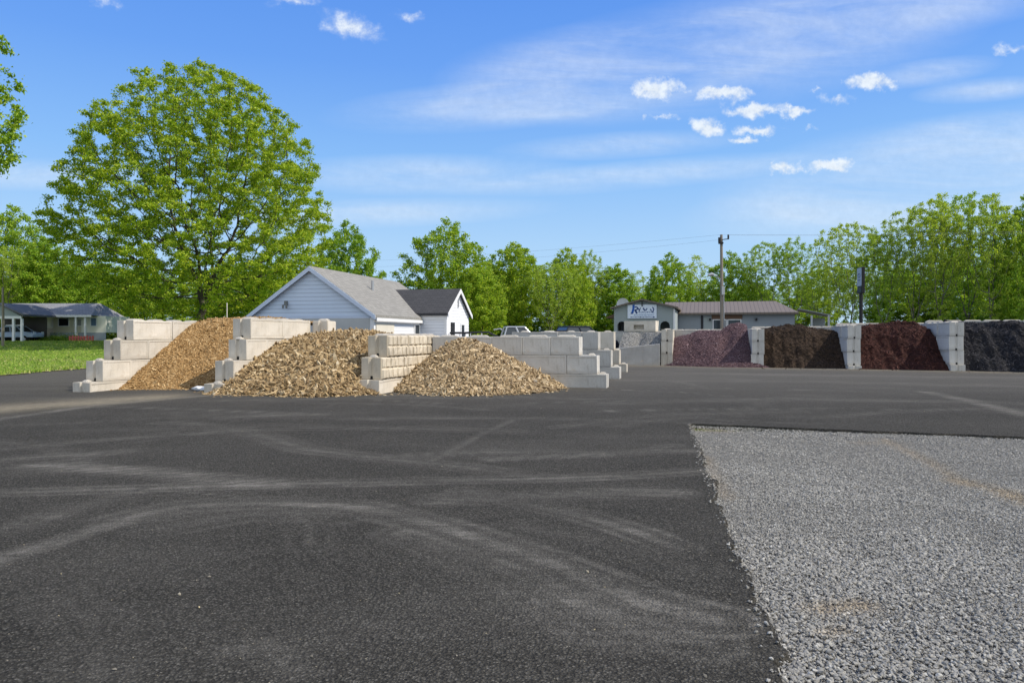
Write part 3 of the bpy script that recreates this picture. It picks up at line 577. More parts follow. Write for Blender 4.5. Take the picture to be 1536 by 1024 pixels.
BACKD = 4.75
def back_row(t0, t1, z_top, desc, n):
    p = A0 + Bv * BACKD + Rv * t0; L = (t1 - t0 - .01 * n) / n
    wall(p, math.atan2(Rv[1], Rv[0]), .62, [(-.1 if q == 0 else z_top - .65 * (3 - q), z_top - .65 * (2 - q), 0, [L] * n) for q in range(3)], desc, gr, mat=M_CON2, adj='grey', endslot=False, knobl=.8, ends='gravel end')
back_row(-3.6, -.02, 1.86, 'back wall behind the grey gravel', 2); back_row(.0, 4.7, 1.96, 'back wall behind the purple stone', 3)
back_row(4.72, 9.18, 2.10, 'back wall behind the brown mulch', 3); back_row(9.2, 13.48, 2.26, 'back wall behind the red mulch', 3); back_row(13.5, 22.0, 2.38, 'back wall behind the black mulch', 5)
# fourth-course block with a fork slot, on the back wall of the gravel bin
bm_ = MB(); L_, H_, T_ = 1.98, .66, .62
bm_.prism([(0, 0), (L_, 0), (L_ + .03, H_), (-.05, H_), ], 'y', .34, T_)
for x0, x1, z0, z1 in ((0, .60, 0, H_), (1.26, L_, 0, H_), (.60, 1.26, 0, .14), (.60, 1.26, .42, H_)): bm_.box(x0, x1, 0, .34, z0 + (.0 if z0 else .002), z1)
p = A0 + Bv * (BACKD + .02) + Rv * -2.85
o = bm_.obj('concrete_block', M_CON, None, (p[0], p[1], 1.875), math.atan2(Rv[1], Rv[0])); tag(o, 'cream concrete block with a rectangular fork slot, raised on the wall before the signboard building', 'concrete block', gr)
# low slab wall holding the grey gravel
s0, s1 = AT(922, 39.6, 549), AT(990, 39.7, 549)
bm_ = MB(); w_ = float(np.hypot(*(s1 - s0)[:2])); bm_.prism([(0, -.1), (w_, -.1), (w_, 1.19), (0, .93)], 'y', 0, .22); o = bm_.obj('low_wall', concrete('dark grey concrete', (0.27, 0.275, 0.28)), None, (s0[0], s0[1], 0), math.atan2(s1[1] - s0[1], s1[0] - s0[0]), bevel=.02); tag(o, 'low grey concrete slab wall with sloping top holding back the gravel', 'wall')

# ------------------------------------------------------------------ heaps
def heapfield(name, org, ud, vd_, us, vs_, zf, mat, parent):
    U, Vv = np.meshgrid(us, vs_); Z = zf(U, Vv); XY = org[None, None] + ud[None, None] * U[..., None] + vd_[None, None] * Vv[..., None]
    V, Fq = grid_mesh(XY[..., 0], XY[..., 1], Z); Fq = Fq[(V[Fq][:, :, 2] > -.04).any(1)]
    # heights are read back when chips are strewn
    return link(name, fastmesh(name, V - np.array((*org, 0)), Fq, mat, True), parent), (U, Vv, Z)
def sample(zf, org, ud, vd_, ur, vr, n, zmin=.0):
    u = rng.uniform(*ur, n); v = rng.uniform(*vr, n); z = zf(u, v); e = .04
    gu = (zf(u + e, v) - zf(u - e, v)) / (2 * e); gv = (zf(u, v + e) - zf(u, v - e)) / (2 * e); ar = np.sqrt(1 + np.clip(gu, -4, 4) ** 2 + np.clip(gv, -4, 4) ** 2)
    ok = (z > zmin) & (rng.random(n) < ar / 2.4); u, v, z, gu, gv = u[ok], v[ok], z[ok], gu[ok], gv[ok]
    nr = -gu[:, None] * np.array((*ud, 0)) - gv[:, None] * np.array((*vd_, 0)) + np.array((0, 0, 1.))
    xy = ud[None] * u[:, None] + vd_[None] * v[:, None]
    return np.c_[xy, z], nr
def chunk_base(k=16, nx=5):                   # curved, torn slabs
    out = []
    for q in range(k):
        bend = rng.uniform(.2, 1.5) * rng.choice((-1, 1)); vs_ = []
        for i in range(nx):
            u = i / (nx - 1) - .5; wd = .5 * (1 - .55 * (2 * abs(u)) ** 2.2) * rng.uniform(.75, 1.2); th = .16 * rng.uniform(.6, 1.3) * (1 - .5 * (2 * abs(u)) ** 3)
            a = u * bend; cx, cz = (math.sin(a) / bend, (math.cos(a) - 1) / bend); tw = rng.uniform(-.15, .15)
            for sy, sz_ in ((-1, -1), (1, -1), (1, 1), (-1, 1)):
                yy = sy * wd * .5 * rng.uniform(.85, 1.15); zz = sz_ * th * rng.uniform(.7, 1.2) + tw * sy * .3
                vs_.append((cx + math.sin(a) * zz, yy, cz + math.cos(a) * zz))
        out.append(vs_)
    fs = []
    for i in range(nx - 1):
        for j in range(4): fs.append((i * 4 + j, i * 4 + (j + 1) % 4, i * 4 + 4 + (j + 1) % 4, i * 4 + 4 + j))
    fs += [(3, 2, 1, 0), tuple((nx - 1) * 4 + j for j in range(4))]
    return np.array(out), np.array(fs)
CHB, CHF = chunk_base()
def smin(a, b, k): return -np.logaddexp(-k * a, -k * b) / k
def heap_thing(name, label, cat, org, ud, vd_, us, vs_, zf, mat, chips, group=None):
    root = empty(name, (*org, 0)); tag(root, label, cat, group)
    heapfield('heap_body', org, ud, vd_, us, vs_, zf, mat, root)
    for nm, cm, n, size, asp, tilt, lift in chips:
        P, N = sample(zf, org, ud, vd_, (us[0], us[-1]), (vs_[0], vs_[-1]), n); k = len(P)
        sz = size * np.exp(rng.normal(0, .33, k)); Rm = frame_to(N) @ rotmats(k, tilt)
        P = P + N / np.linalg.norm(N, axis=1, keepdims=True) * (sz * lift)[:, None]
        P[:, 2] = np.maximum(P[:, 2], sz * .12)
        Q, _ = sample(zf, org, ud, vd_, (us[0] - .8, us[-1] + .8), (vs_[0] - 1.0, min(vs_[-1], 2.0)), n // 5, -.27); Q = Q[(Q[:, 2] < 0)]; Q = Q[rng.random(len(Q)) < .8 * np.exp(Q[:, 2] / .085)]
        q_ = size * .75 * np.exp(rng.normal(0, .35, len(Q))); Q[:, 2] = q_ * .1; P = np.concatenate([P, Q]); sz = np.concatenate([sz, q_]); Rm = np.concatenate([Rm, rotmats(len(Q), .25)])
        V, FQ = scatter(CHB, CHF, P, Rm, sz[:, None] * np.array([asp])); o = link(nm, fastmesh(nm, V, FQ, cm), root); o['kind'] = 'stuff'
    return root
# golden chips
def z1f(u, v):
    v0 = .94 + .45 * np.clip(u, 0, 4) + .15 * fbm(u * 1.1, v * .3, 81, 2)
    z = smin(.60 * (v - v0), 2.18 + .08 * np.sin(u * 1.2) - .0 * v, 5.5)
    return z + .05 * fbm(u * 1.6, v * 1.6, 82, 4) - .25 * sstep(6.2, 9, v)
M_CHIPB = heap('chip heap core', (0.16, 0.09, 0.035), (0.36, 0.23, 0.10), 16)
heap_thing('woodchip_heap', 'golden fine woodchip heap sloping between the two plain stepped walls', 'woodchip heap', C1, E, D, np.linspace(.02, 3.44, 90), np.linspace(.4, 8, 130), z1f, M_CHIPB, [('wood_chip_layer', M_CHIP, 120000, .060, (1.2, .75, .8), .6, .12)])
# brown bark heap
def z2f(u, v):
    v0 = -.40 + 1.1 * np.clip(-u, 0, 3) + .1 * fbm(u * 2, v * 0, 83, 2) + .9 * np.clip(u - 3.05, 0, 2)
    z = smin(.47 * (v - v0), 1.76 - .17 * np.abs(u - 1.6) ** 1.6 + .05 * np.sin(u * 3.1), 5)
    return z + .07 * fbm(u * 1.8, v * 1.8, 84, 3) - .35 * sstep(5.0, 7.5, v) - 5 * sstep(.45, .55, v) * (u < -.02) - 5 * (u > 3.68) * sstep(.80, .9, v)
M_CHKB = heap('bark heap core', (0.05, 0.035, 0.022), (0.16, 0.115, 0.07), 10)
heap_thing('bark_heap', 'coarse brown bark chunk heap in front of the blue gable', 'bark heap', C2, E, D, np.linspace(-.95, 4.3, 120), np.linspace(-.75, 7, 150), z2f, M_CHKB, [('bark_chunk_layer', M_CHUNK, 60000, .102, (1.35, .72, .85), .75, .18)])
# pale bark heap
O3 = np.array((-1.50, 23.35))
def z3f(x, y):
    sl = np.where(x < 0, .74, .55); r = np.sqrt((x * sl) ** 2 + (y * .475) ** 2 + .06); z = 1.72 - r + .06 * fbm(x * 1.5, y * 1.5, 85, 3)
    X = x + O3[0]; Y = y + O3[1]
    dL = (X - C3[0]) * E[0] + (Y - C3[1]) * E[1]; z = np.where(dL < .01, np.minimum(z, -.3), z)          # stays clear of the rock-faced wall
    dW = (X - 2.91) * math.sin(TH) + (Y - 22.75) * math.cos(TH); return np.where(dW > -.01, np.minimum(z, -.3), z)
M_CHKP = heap('pale bark core', (0.09, 0.062, 0.037), (0.22, 0.165, 0.10), 10)
heap_thing('bark_heap', 'coarse pale bark chunk heap coning up beside the rock-faced wall', 'bark heap', O3, np.array((1., 0)), np.array((0, 1.)), np.linspace(-3.6, 4.2, 150), np.linspace(-4.4, 1.2, 130), z3f, M_CHKP, [('bark_chunk_layer', M_CHUNKL, 60000, .094, (1.35, .72, .85), .7, .18)])
# purple stone
def zpf(u, v):
    cl = np.clip
    v0 = -.65 + .24 * (np.abs(u - 2.3)) ** 1.6 * .5
    slope = np.where(v < 1.0, .75, .62) * (v - v0)
    cap = np.interp(u, [-.2, .6, 1.3, 2.1, 2.7, 3.3, 3.7, 4.2], [1.30, 1.60, 1.80, 1.80, 1.82, 2.22, 2.30, 2.1]) + .10 * sstep(1.5, 3.5, v)
    z = smin(slope, cap, 4); z = z - .30 * np.exp(-((u - 2.7 - .25 * (v - 1)) / .35) ** 2) * sstep(.2, 1.0, v) * (1 - sstep(2.2, 3.4, v)) - .10 * np.exp(-((u - .9) / .4) ** 2) * sstep(.3, 1, v)
    outside = (u < .0) | (u > 4.08); z = np.where(outside & (v > -.02), -.4, z)
    return z + .05 * fbm(u * 2, v * 2, 86, 4)
M_PURP = heap('purple stone core', (0.075, 0.040, 0.045), (0.18, 0.108, 0.112), 14)
M_PURS = blades('purple stone chips', ((0, (0.052, 0.028, 0.034)), (.5, (0.125, 0.076, 0.086)), (.9, (0.20, 0.135, 0.148)), (1, (0.32, 0.24, 0.25))))
OP = A0 + Rv * (RW / 2 + .01)
heap_thing('stone_heap', 'purple red crushed lava stone heap spilling out of its bin', 'stone heap', OP, Rv, Bv, np.linspace(-.9, 5.3, 160), np.linspace(-1.2, 4.7, 140), zpf, M_PURP, [('stone_chip_layer', M_PURS, 55000, .048, (1, .9, 1.4), .7, .1)])
# mulches: steep cut banks
def mulch(t0, t1, H, seed, hump, prof, lean=.32):
    Wd = t1 - t0 - RW
    def zf(u, v):
        q = np.clip(u / Wd, 0, 1)
        v0 = .05 + .35 * fbm(u * .8 + 5, v * 0, seed, 3) + .22 * fbm(u * 2.6, v * .4, seed + 1, 3) - .12 * np.sin(q * np.pi) * 2 + .15 * q
        steep = 1.15 - .38 * q + .25 * fbm(u * .7, v * 0, seed + 2, 2)
        z = smin(steep * (v - v0), H + .12 * fbm(u * .9, v * .9, seed + 7, 3), 4.5)
        face = sstep(.15, .8, v - v0) * (1 - sstep(2.6, 3.6, v - v0))
        z = z + face * (.30 * fbm(u * .75 + v * .4, v * 2.0 + u * .6, seed + 3, 4) + .10 * fbm(u * 3.0, v * 5.0, seed + 4, 3))
        z = z + hump(q) * sstep(1.0, 2.8, v) + .05 * fbm(u * 5, v * 5, seed + 5, 3) * sstep(-.1, .3, v - v0)
        return np.where(v < -.75, -.2, z - .35 * sstep(3.9, 4.8, v))
    return zf, Wd
def mulch_thing(label, key0, key1, H, seed, hump, c0, c1, ramp, lean=.62, uext=0):
    t0, t1 = DIV[key0][0], DIV[key1][0]; zf, Wd = mulch(t0, t1, H, seed, hump, None, lean); org = A0 + Rv * (t0 + RW / 2)
    return heap_thing('mulch_heap', label, 'mulch heap', org, Rv, Bv, np.linspace(.0, Wd + .02, 150), np.linspace(-.8, 4.7, 170), zf, heap('mulch ' + label.split()[0], c0, c1, 7, 1.0),
                      [('mulch_shred_layer', blades('shreds ' + label.split()[0], ramp), 14000, .075, (1.5, .4, .6), .35, .03)], 'mulch heaps in the far row of bins')
mulch_thing('dark brown shredded mulch heap with a steep face', 'b', 'c', 1.95, 101, lambda s_: .28 * np.exp(-((s_ - .42) / .28) ** 2) - .05, (0.018, 0.011, 0.007), (0.072, 0.046, 0.029), ((0, (0.012, 0.008, 0.005)), (.6, (0.048, 0.031, 0.020)), (1, (0.11, 0.072, 0.047))))
mulch_thing('deep red brown shredded mulch heap with a steep face', 'c', 'd', 2.00, 131, lambda s_: .24 * np.exp(-((s_ - .5) / .3) ** 2) - .03, (0.020, 0.007, 0.006), (0.075, 0.026, 0.020), ((0, (0.016, 0.006, 0.005)), (.6, (0.058, 0.020, 0.015)), (1, (0.14, 0.055, 0.04))))
mulch_thing('black shredded mulch heap at the end of the row', 'd', 'e', 2.14, 161, lambda s_: .10 * np.exp(-((s_ - .4) / .4) ** 2), (0.008, 0.008, 0.010), (0.036, 0.035, 0.041), ((0, (0.007, 0.007, 0.009)), (.6, (0.027, 0.026, 0.031)), (1, (0.085, 0.083, 0.092))))
# grey gravel behind the low slab
OG = A0 + Rv * (-2.75)
def zgf(u, v):
    z = .85 + .27 * v + .12 * fbm(u * 2, v * 2, 191, 4) - .35 * np.exp(-((u - 1.0) / .35) ** 2) + .16 * sstep(1.4, 2.4, u); return np.minimum(z, 1.78 + .06 * fbm(u * 3, v * 3, 192))
M_GHE = heap('grey gravel core', (0.12, 0.12, 0.115), (0.36, 0.355, 0.34), 40)
M_GHS = blades('grey gravel chips', ((0, (0.12, 0.12, 0.12)), (.5, (0.27, 0.265, 0.255)), (1, (0.50, 0.49, 0.46))))
heap_thing('gravel_heap', 'pale grey gravel heap behind the low slab wall', 'gravel heap', OG, Rv, Bv, np.linspace(.0, 2.36, 60), np.linspace(.25, 4.6, 80), zgf, M_GHE, [('gravel_chip_layer', M_GHS, 14000, .04, (1, .9, 1.3), .6, .1)])
# litter at the foot of the wall
bm_ = MB(); rr = random.Random(3); ring = []
bm = bmesh.new(); bmesh.ops.create_icosphere(bm, subdivisions=2, radius=.2)
for v in bm.verts: v.co = Vector((v.co.x * 1.3, v.co.y * .8, v.co.z * .38)) * rr.uniform(.7, 1.15) + Vector((0, 0, .05))
me = bpy.data.meshes.new('litter'); bm.to_mesh(me); bm.free(); me.materials.append(M_BAG); p = G(301, 585.5)
tag(link('plastic_bag', me, None, (p[0], p[1], .01)), 'crumpled white plastic bag lying at the foot of the golden chips', 'litter')

# ------------------------------------------------------------------ trees
def skeleton(seed, H, prof, z0, rmax, trunk_h, n_attr, step, forks=1, shell=.5, lean=0.0, lobes=.13):
    """Space-colonised branches: prof(t) crown radius (0..1) at height fraction t above z0."""
    rg = np.random.default_rng(seed); A = []
    while len(A) < n_attr:
        t = rg.random(4000); a = rg.uniform(0, 2 * np.pi, 4000); r = rg.random(4000) ** shell; keep = rg.random(4000) < prof(t) ** 1.2
        lob = 1 + lobes * (np.sin(3 * a + seed) + .7 * np.sin(5 * a + 2 * seed + t * 6))
        rr_ = r * prof(t) * rmax * lob; pts = np.stack([np.cos(a) * rr_ + lean * t, np.sin(a) * rr_, z0 + t * (H - z0)], 1)[keep]; A.extend(pts[:n_attr - len(A)].tolist())
    A = np.array(A); N = []; par = []
    z = 0.0; N.append((0, 0, 0)); par.append(-1)
    while z < trunk_h: z += step; N.append((rg.normal(0, .05), rg.normal(0, .05), z)); par.append(len(N) - 2)
    tip = len(N) - 1
    if forks > 1:
        for f in range(forks):
            a = 2 * np.pi * f / forks + rg.uniform(-.4, .4); p = np.array(N[tip]); pi = tip; s_ = rg.uniform(.25, .5)
            for q in range(int(H * .16 / step)):
                p = p + step * np.array((np.cos(a) * s_, np.sin(a) * s_, .95)) + rg.normal(0, .05, 3); N.append(tuple(p)); par.append(pi); pi = len(N) - 1
    alive = np.ones(len(A), bool); di = H; dk = step * 1.6
    last = np.full(len(A), -1); ld = np.full(len(A), 1e9); done = 0
    NN = np.array(N)
    for it in range(160):
        new = NN[done:]
        idx = np.where(alive)[0]
        if not len(idx): break
        for c0 in range(0, len(new), 400):
            d = np.linalg.norm(A[idx][:, None] - new[None, c0:c0 + 400], axis=2); j = d.argmin(1); m = d[np.arange(len(idx)), j]; b = m < ld[idx]
            ld[idx[b]] = m[b]; last[idx[b]] = j[b] + done + c0
        done = len(NN); alive &= ld > dk; idx = np.where(alive)[0]
        if not len(idx): break
        v = A[idx] - NN[last[idx]]; v /= np.linalg.norm(v, axis=1, keepdims=True) + 1e-9
        acc = np.zeros((len(NN), 3)); np.add.at(acc, last[idx], v); g = np.where(np.abs(acc).sum(1) > 1e-6)[0]
        d = acc[g] / (np.linalg.norm(acc[g], axis=1, keepdims=True) + 1e-9); d += rg.normal(0, .16, d.shape); d[:, 2] += .06; d /= np.linalg.norm(d, axis=1, keepdims=True)
        NN = np.concatenate([NN, NN[g] + d * step]); par.extend(g.tolist())
        if len(NN) > 15000: break
    par = np.array(par); k = len(NN); r = np.zeros(k); ch = np.zeros(k, int); ex = 2.35
    for i in range(k - 1, 0, -1):
        if r[i] == 0: r[i] = .011 ** ex
        r[par[i]] += r[i]; ch[par[i]] += 1
    r = np.maximum(r, .011 ** ex) ** (1 / ex)
    return NN, par, r, ch
def branch_mesh(name, NN, par, r, mat, rmin=0.0, flare=1.0):
    idx = np.where((par >= 0) & (r >= rmin))[0]; p0 = NN[par[idx]]; p1 = NN[idx]; r0 = np.minimum(r[par[idx]], r[idx] * 1.6 + .01); r1 = r[idx]
    fl = 1 + flare * np.exp(-p0[:, 2] / .5); r0 = r0 * fl; r1 = r1 * (1 + flare * np.exp(-p1[:, 2] / .5))
    d = p1 - p0; fr = frame_to(d); n = 5; a = np.arange(n) * 2 * np.pi / n; c = np.stack([np.cos(a), np.sin(a), 0 * a], 1)
    ring = np.einsum('nij,kj->nki', fr, c); V = np.concatenate([p0[:, None] + ring * r0[:, None, None], p1[:, None] + ring * r1[:, None, None]], 1)
    q = np.array([(k, (k + 1) % n, n + (k + 1) % n, n + k) for k in range(n)]); FQ = (q[None] + (np.arange(len(idx)) * 2 * n)[:, None, None]).reshape(-1, 4)
    return fastmesh(name, V.reshape(-1, 3), FQ, mat, True)
def leaf_mesh(name, NN, r, ch, mat, n, size, spread, seed, rcut=.03, droop=.35, flat=.55):
    rg = np.random.default_rng(seed); idx = np.where(r < rcut)[0]; w = np.where(ch[idx] == 0, 3.0, 1.0); w /= w.sum()
    # clumps of leaves on each twig, thinned unevenly
    pick = rg.choice(idx, n, p=w); P = NN[pick] + rg.normal(0, 1, (n, 3)) * np.array((spread, spread, spread * flat))
    Rm = rotmats(n, .62, rg); s_ = size * np.exp(rg.normal(0, .28, n))
    dn = -np.abs(rg.normal(0, droop, n))
    L = np.array([(-.5, 0, 0), (0, -.38, .06), (.5, 0, 0), (0, .38, .06)]); B = np.repeat(L[None], n, 0) * s_[:, None, None]; B[:, 2, 2] += dn * s_; B[:, 0, 2] += dn * s_ * .3
    V = np.einsum('nij,nvj->nvi', Rm, B) + P[:, None]; return fastmesh(name, V.reshape(-1, 3), np.arange(4 * n).reshape(-1, 4), mat)
def pcurve(*pts): xs, ysv = zip(*pts); return lambda t: np.interp(t, xs, ysv)
def tree_meshes(seed, H, prof, z0, rmax, trunk_h, n_attr, step, mat, n_leaf, size, spread, forks=1, bark=None, rcut=.03, rmin=0, shell=.5, flat=.55, lobes=.13):
    NN, par, r, ch = skeleton(seed, H, prof, z0, rmax, trunk_h, n_attr, step, forks, shell, 0, lobes)
    return branch_mesh('trunk', NN, par, r, bark or M_BARK, rmin), (leaf_mesh('crown', NN, r, ch, mat, n_leaf, size, spread, seed + 5, rcut, flat=flat) if n_leaf else None)
def plant(ms, name, label, cat, loc, rz, sc, group=None):
    root = empty(name, loc, rz); root.scale = sc if isinstance(sc, tuple) else (sc, sc, sc); tag(root, label, cat, group)
    link('trunk', ms[0], root)
    if ms[1]: link('crown', ms[1], root)
    return root
def pt(px, Y, z=0.0): return ((px - 768) / F * Y, Y, z)
# the big maple
maple_prof = pcurve((0, .50), (.08, .80), (.2, .97), (.36, 1), (.5, .96), (.68, .83), (.82, .64), (.93, .41), (1, .10))
MAPLE = tree_meshes(11, 17.7, maple_prof, 1.9, 8.9, 2.4, 4300, .36, M_LEAF, 230000, .118, .15, 4, M_BARK, .027, shell=.45, flat=.55, lobes=.05)
plant(MAPLE, 'maple_tree', 'huge round maple in fresh leaf towering behind the stepped walls', 'tree', pt(303, 54, .95), R(20), (1.12, 1.12, 1.165))
MAPLE2 = tree_meshes(19, 18, maple_prof, 7.2, 6.6, 6.5, 1500, .42, M_LEAF, 52000, .15, .17, 4, M_BARK, .027, shell=.45, flat=.55)
plant(MAPLE2, 'maple_tree', 'maple mostly out of the picture, only leafy branch tips reach in', 'tree', pt(-192, 37, .3), R(160), (1.0, 1.0, 1.2))
# kinds of woodland tree, about 12 m
round_p = pcurve((0, .45), (.15, .85), (.4, 1), (.65, .88), (.85, .58), (1, .12)); tall_p = pcurve((0, .35), (.2, .7), (.5, 1), (.75, .82), (.92, .45), (1, .1)); vase_p = pcurve((0, .2), (.3, .55), (.6, .95), (.8, 1), (.93, .7), (1, .25))
KINDS = {
 'round': tree_meshes(21, 12, round_p, 1.2, 5.2, 1.8, 1100, .42, M_LEAF2, 38000, .175, .22, 3, rcut=.035),
 'bushy': tree_meshes(32, 12, tall_p, .8, 4.2, 1.5, 1000, .42, M_LEAF2, 36000, .175, .22, 3, rcut=.035),
 'open':  tree_meshes(43, 12, vase_p, 2.2, 4.6, 2.2, 1000, .40, M_LEAF3, 17000, .13, .15, 4, M_BARKG, rcut=.025),
 'tall':  tree_meshes(54, 12, vase_p, 1.6, 3.4, 2.6, 850, .38, M_LEAF3, 15000, .125, .15, 2, M_BARKG, rcut=.025),
 'spindly': tree_meshes(65, 12, tall_p, 2.5, 2.6, 3.0, 650, .36, M_LEAF3, 6000, .15, .2, 2, M_BARKG, rcut=.02),
 'bare': tree_meshes(76, 12, round_p, 2.5, 4.2, 2.0, 900, .38, None, 0, .2, .2, 3, M_BARKG),
}
GW = 'trees of the wood around the yard'
TREES = [  # kind, photo x, top row, half width in photo px, distance, label
 ('round', 20, 306, 62, 84, 'olive green tree above the carport roof'), ('bushy', 66, 352, 46, 80, 'lower green tree above the long grey home roof'), ('open', 8, 372, 50, 78, 'half bare greyish tree close behind the carport'),
 ('round', 112, 392, 50, 86, 'rounded green tree at the end of the home roof'), ('bushy', 150, 385, 50, 92, 'dark green tree half hidden under the maple boughs'), ('round', 215, 392, 55, 84, 'green tree seen beneath the big maple'), ('bushy', 350, 385, 60, 76, 'green tree peeping under the maple beside the gable'), ('round', 410, 372, 52, 72, 'bright green tree touching the edge of the maple, above the blue gable'),
 ('round', 520, 330, 62, 66, 'bright yellow green tree rising over the grey shed roof'), ('bare', 583, 405, 22, 84, 'small bare leafless tree between shed roof and round tree'),
 ('round', 672, 327, 76, 74, 'big round green tree behind the dark roofed house'), ('bushy', 716, 392, 48, 68, 'leafy green tree hanging low beside the white gable end'), ('bushy', 770, 358, 52, 80, 'tall dense green tree next to the big round one'), ('bushy', 748, 400, 50, 88, 'dark green tree filling the gap beside the round tree'),
 ('round', 850, 370, 50, 82, 'pale topped green tree behind the silver pickup'), ('open', 826, 398, 44, 76, 'open crowned tree with dark trunk above the dark car'), ('tall', 884, 380, 26, 84, 'slim tree with ragged top beside the pale topped one'), ('bushy', 922, 392, 42, 86, 'yellow green tree behind the dish on the signboard building'),
 ('spindly', 958, 402, 28, 92, 'thin grey nearly bare tree behind the signboard gable'), ('round', 1004, 378, 46, 88, 'leafy green tree over the signboard building'), ('spindly', 1044, 378, 30, 92, 'thin half bare tree just before the utility pole'), ('round', 1097, 376, 48, 88, 'bushy yellow green tree behind the utility pole'),
 ('open', 1150, 368, 42, 86, 'open grey limbed tree above the brown metal roof'), ('tall', 1193, 362, 34, 84, 'slender tree with one dark trunk at the end of the metal roof'), ('bushy', 1126, 420, 46, 96, 'low green tree far behind the metal roof'), ('bushy', 1215, 425, 44, 92, 'low green tree beyond the lean-to roof'),
 ('open', 1274, 340, 56, 76, 'wide open crowned tree behind the pole sign'), ('open', 1232, 400, 40, 80, 'small sparse tree before the pole sign'), ('tall', 1325, 352, 36, 72, 'upright sparse tree just past the pole sign'), ('open', 1372, 318, 58, 72, 'tall airy tree above the red mulch'),
 ('tall', 1408, 300, 46, 70, 'tallest airy tree above the divider of red and black mulch'), ('open', 1452, 297, 60, 72, 'wide airy tree above the near end of the black mulch'), ('tall', 1486, 300, 44, 68, 'upright airy tree above the black mulch'), ('round', 1540, 292, 54, 68, 'denser green tree at the outer end of the black mulch'), ('bushy', 1440, 385, 60, 84, 'dark green tree deep in the wood above the black mulch'), ('bushy', 1350, 400, 56, 88, 'dark green tree deep in the wood above the red mulch'), ('bushy', 1520, 390, 60, 86, 'dark green tree deep in the wood at its outer end'),
 ('open', 1600, 300, 60, 70, 'airy tree just beyond the outer end of the bins'), ('bushy', -60, 330, 60, 84, 'green tree out past the carport')]
rr = random.Random(12)
for kd, px, top, hw, Y, lb in TREES:
    ms = KINDS[kd]; zb = 1.2 if px < 300 else 0.0; Htop = CAM_H + (HOR - top) / F * Y - zb; wid = hw / F * Y
    r0 = {'round': 5.2, 'bushy': 4.2, 'open': 4.6, 'tall': 3.4, 'spindly': 2.6, 'bare': 4.2}[kd]
    plant(ms, 'woodland_tree', lb, 'tree', pt(px, Y, zb - .1), rr.uniform(0, 6.28), (wid / r0, wid / r0, Htop / (11.5 if kd in ('open', 'tall') else 12.1)), GW)
# second, farther rank that closes the gaps between trunks
FAR = [(-30, 104, 12.5), (45, 108, 12), (130, 112, 11.5), (205, 110, 10.5), (290, 104, 10.5), (372, 104, 10), (455, 100, 11), (730, 106, 12.5), (800, 108, 12), (868, 104, 10.5), (935, 110, 9.5), (985, 112, 9.5), (1050, 112, 10), (1110, 110, 10), (1172, 112, 9.5), (1245, 100, 11), (1305, 98, 12.5), (1365, 96, 13), (1420, 94, 13.5), (1475, 94, 14), (1530, 92, 14), (1600, 96, 14), (650, 108, 10)]
for i, (px, Y, h) in enumerate(FAR):
    ms = KINDS[(('bushy', 'round', 'open') if px < 900 else ('open', 'spindly', 'tall', 'open'))[i % (3 if px < 900 else 4)]]; plant(ms, 'woodland_tree', 'green tree far back in the wood, mostly hidden by nearer trees', 'tree', pt(px, Y, 1.1 if px < 300 else -.1), i * 1.7, (1.05, 1.05, h / 12), 'far trees of the wood')
# undergrowth along the wood
def undergrowth(nm, line, hgt, depth, n, lb, size=.27):
    rg = np.random.default_rng(len(nm) + n); seg = np.array([pt(px, Y, z) for px, Y, z in line]); t = rg.random(n) * (len(seg) - 1); i = np.minimum(t.astype(int), len(seg) - 2); f = (t - i)[:, None]; P = seg[i] * (1 - f) + seg[i + 1] * f
    along = P[:, 0]; h = hgt * (.45 + .75 * vnoise(along * .22, P[:, 1] * 0, 7)) * (.75 + .5 * vnoise(along * .9, along * 0, 8)); y = rg.normal(0, depth, n)
    P[:, 1] += y; P[:, 2] += h * rg.random(n) ** .8 * np.exp(-(y / depth / 2.2) ** 2); keep = vnoise(P[:, 0] * 1.1, P[:, 2] * 1.1 + P[:, 1] * .6, 9) > .33; P = P[keep]; n = len(P)
    L = np.array([(-.5, 0, 0), (0, -.38, .06), (.5, 0, -.1), (0, .38, .06)]); V = np.einsum('nij,nvj->nvi', rotmats(n, .8, rg), L[None] * (size * np.exp(rg.normal(0, .3, n)))[:, None, None]) + P[:, None]
    tag(link(nm, fastmesh(nm, V.reshape(-1, 3), np.arange(4 * n).reshape(-1, 4), M_LEAF4)), lb, 'undergrowth', kind='stuff')
undergrowth('undergrowth', [(640, 80, 0), (800, 84, 0), (920, 92, 0), (1060, 96, 0), (1230, 86, 0), (1330, 76, 0), (1440, 74, 0), (1640, 72, 0)], 4.2, 2.2, 80000, 'dark green bushes filling the foot of the wood behind the yard')
undergrowth('undergrowth', [(-120, 90, 1.1), (100, 92, 1.1), (300, 86, .8), (470, 78, 0)], 4.0, 2.2, 50000, 'dark green bushes behind the homes and the big maple')

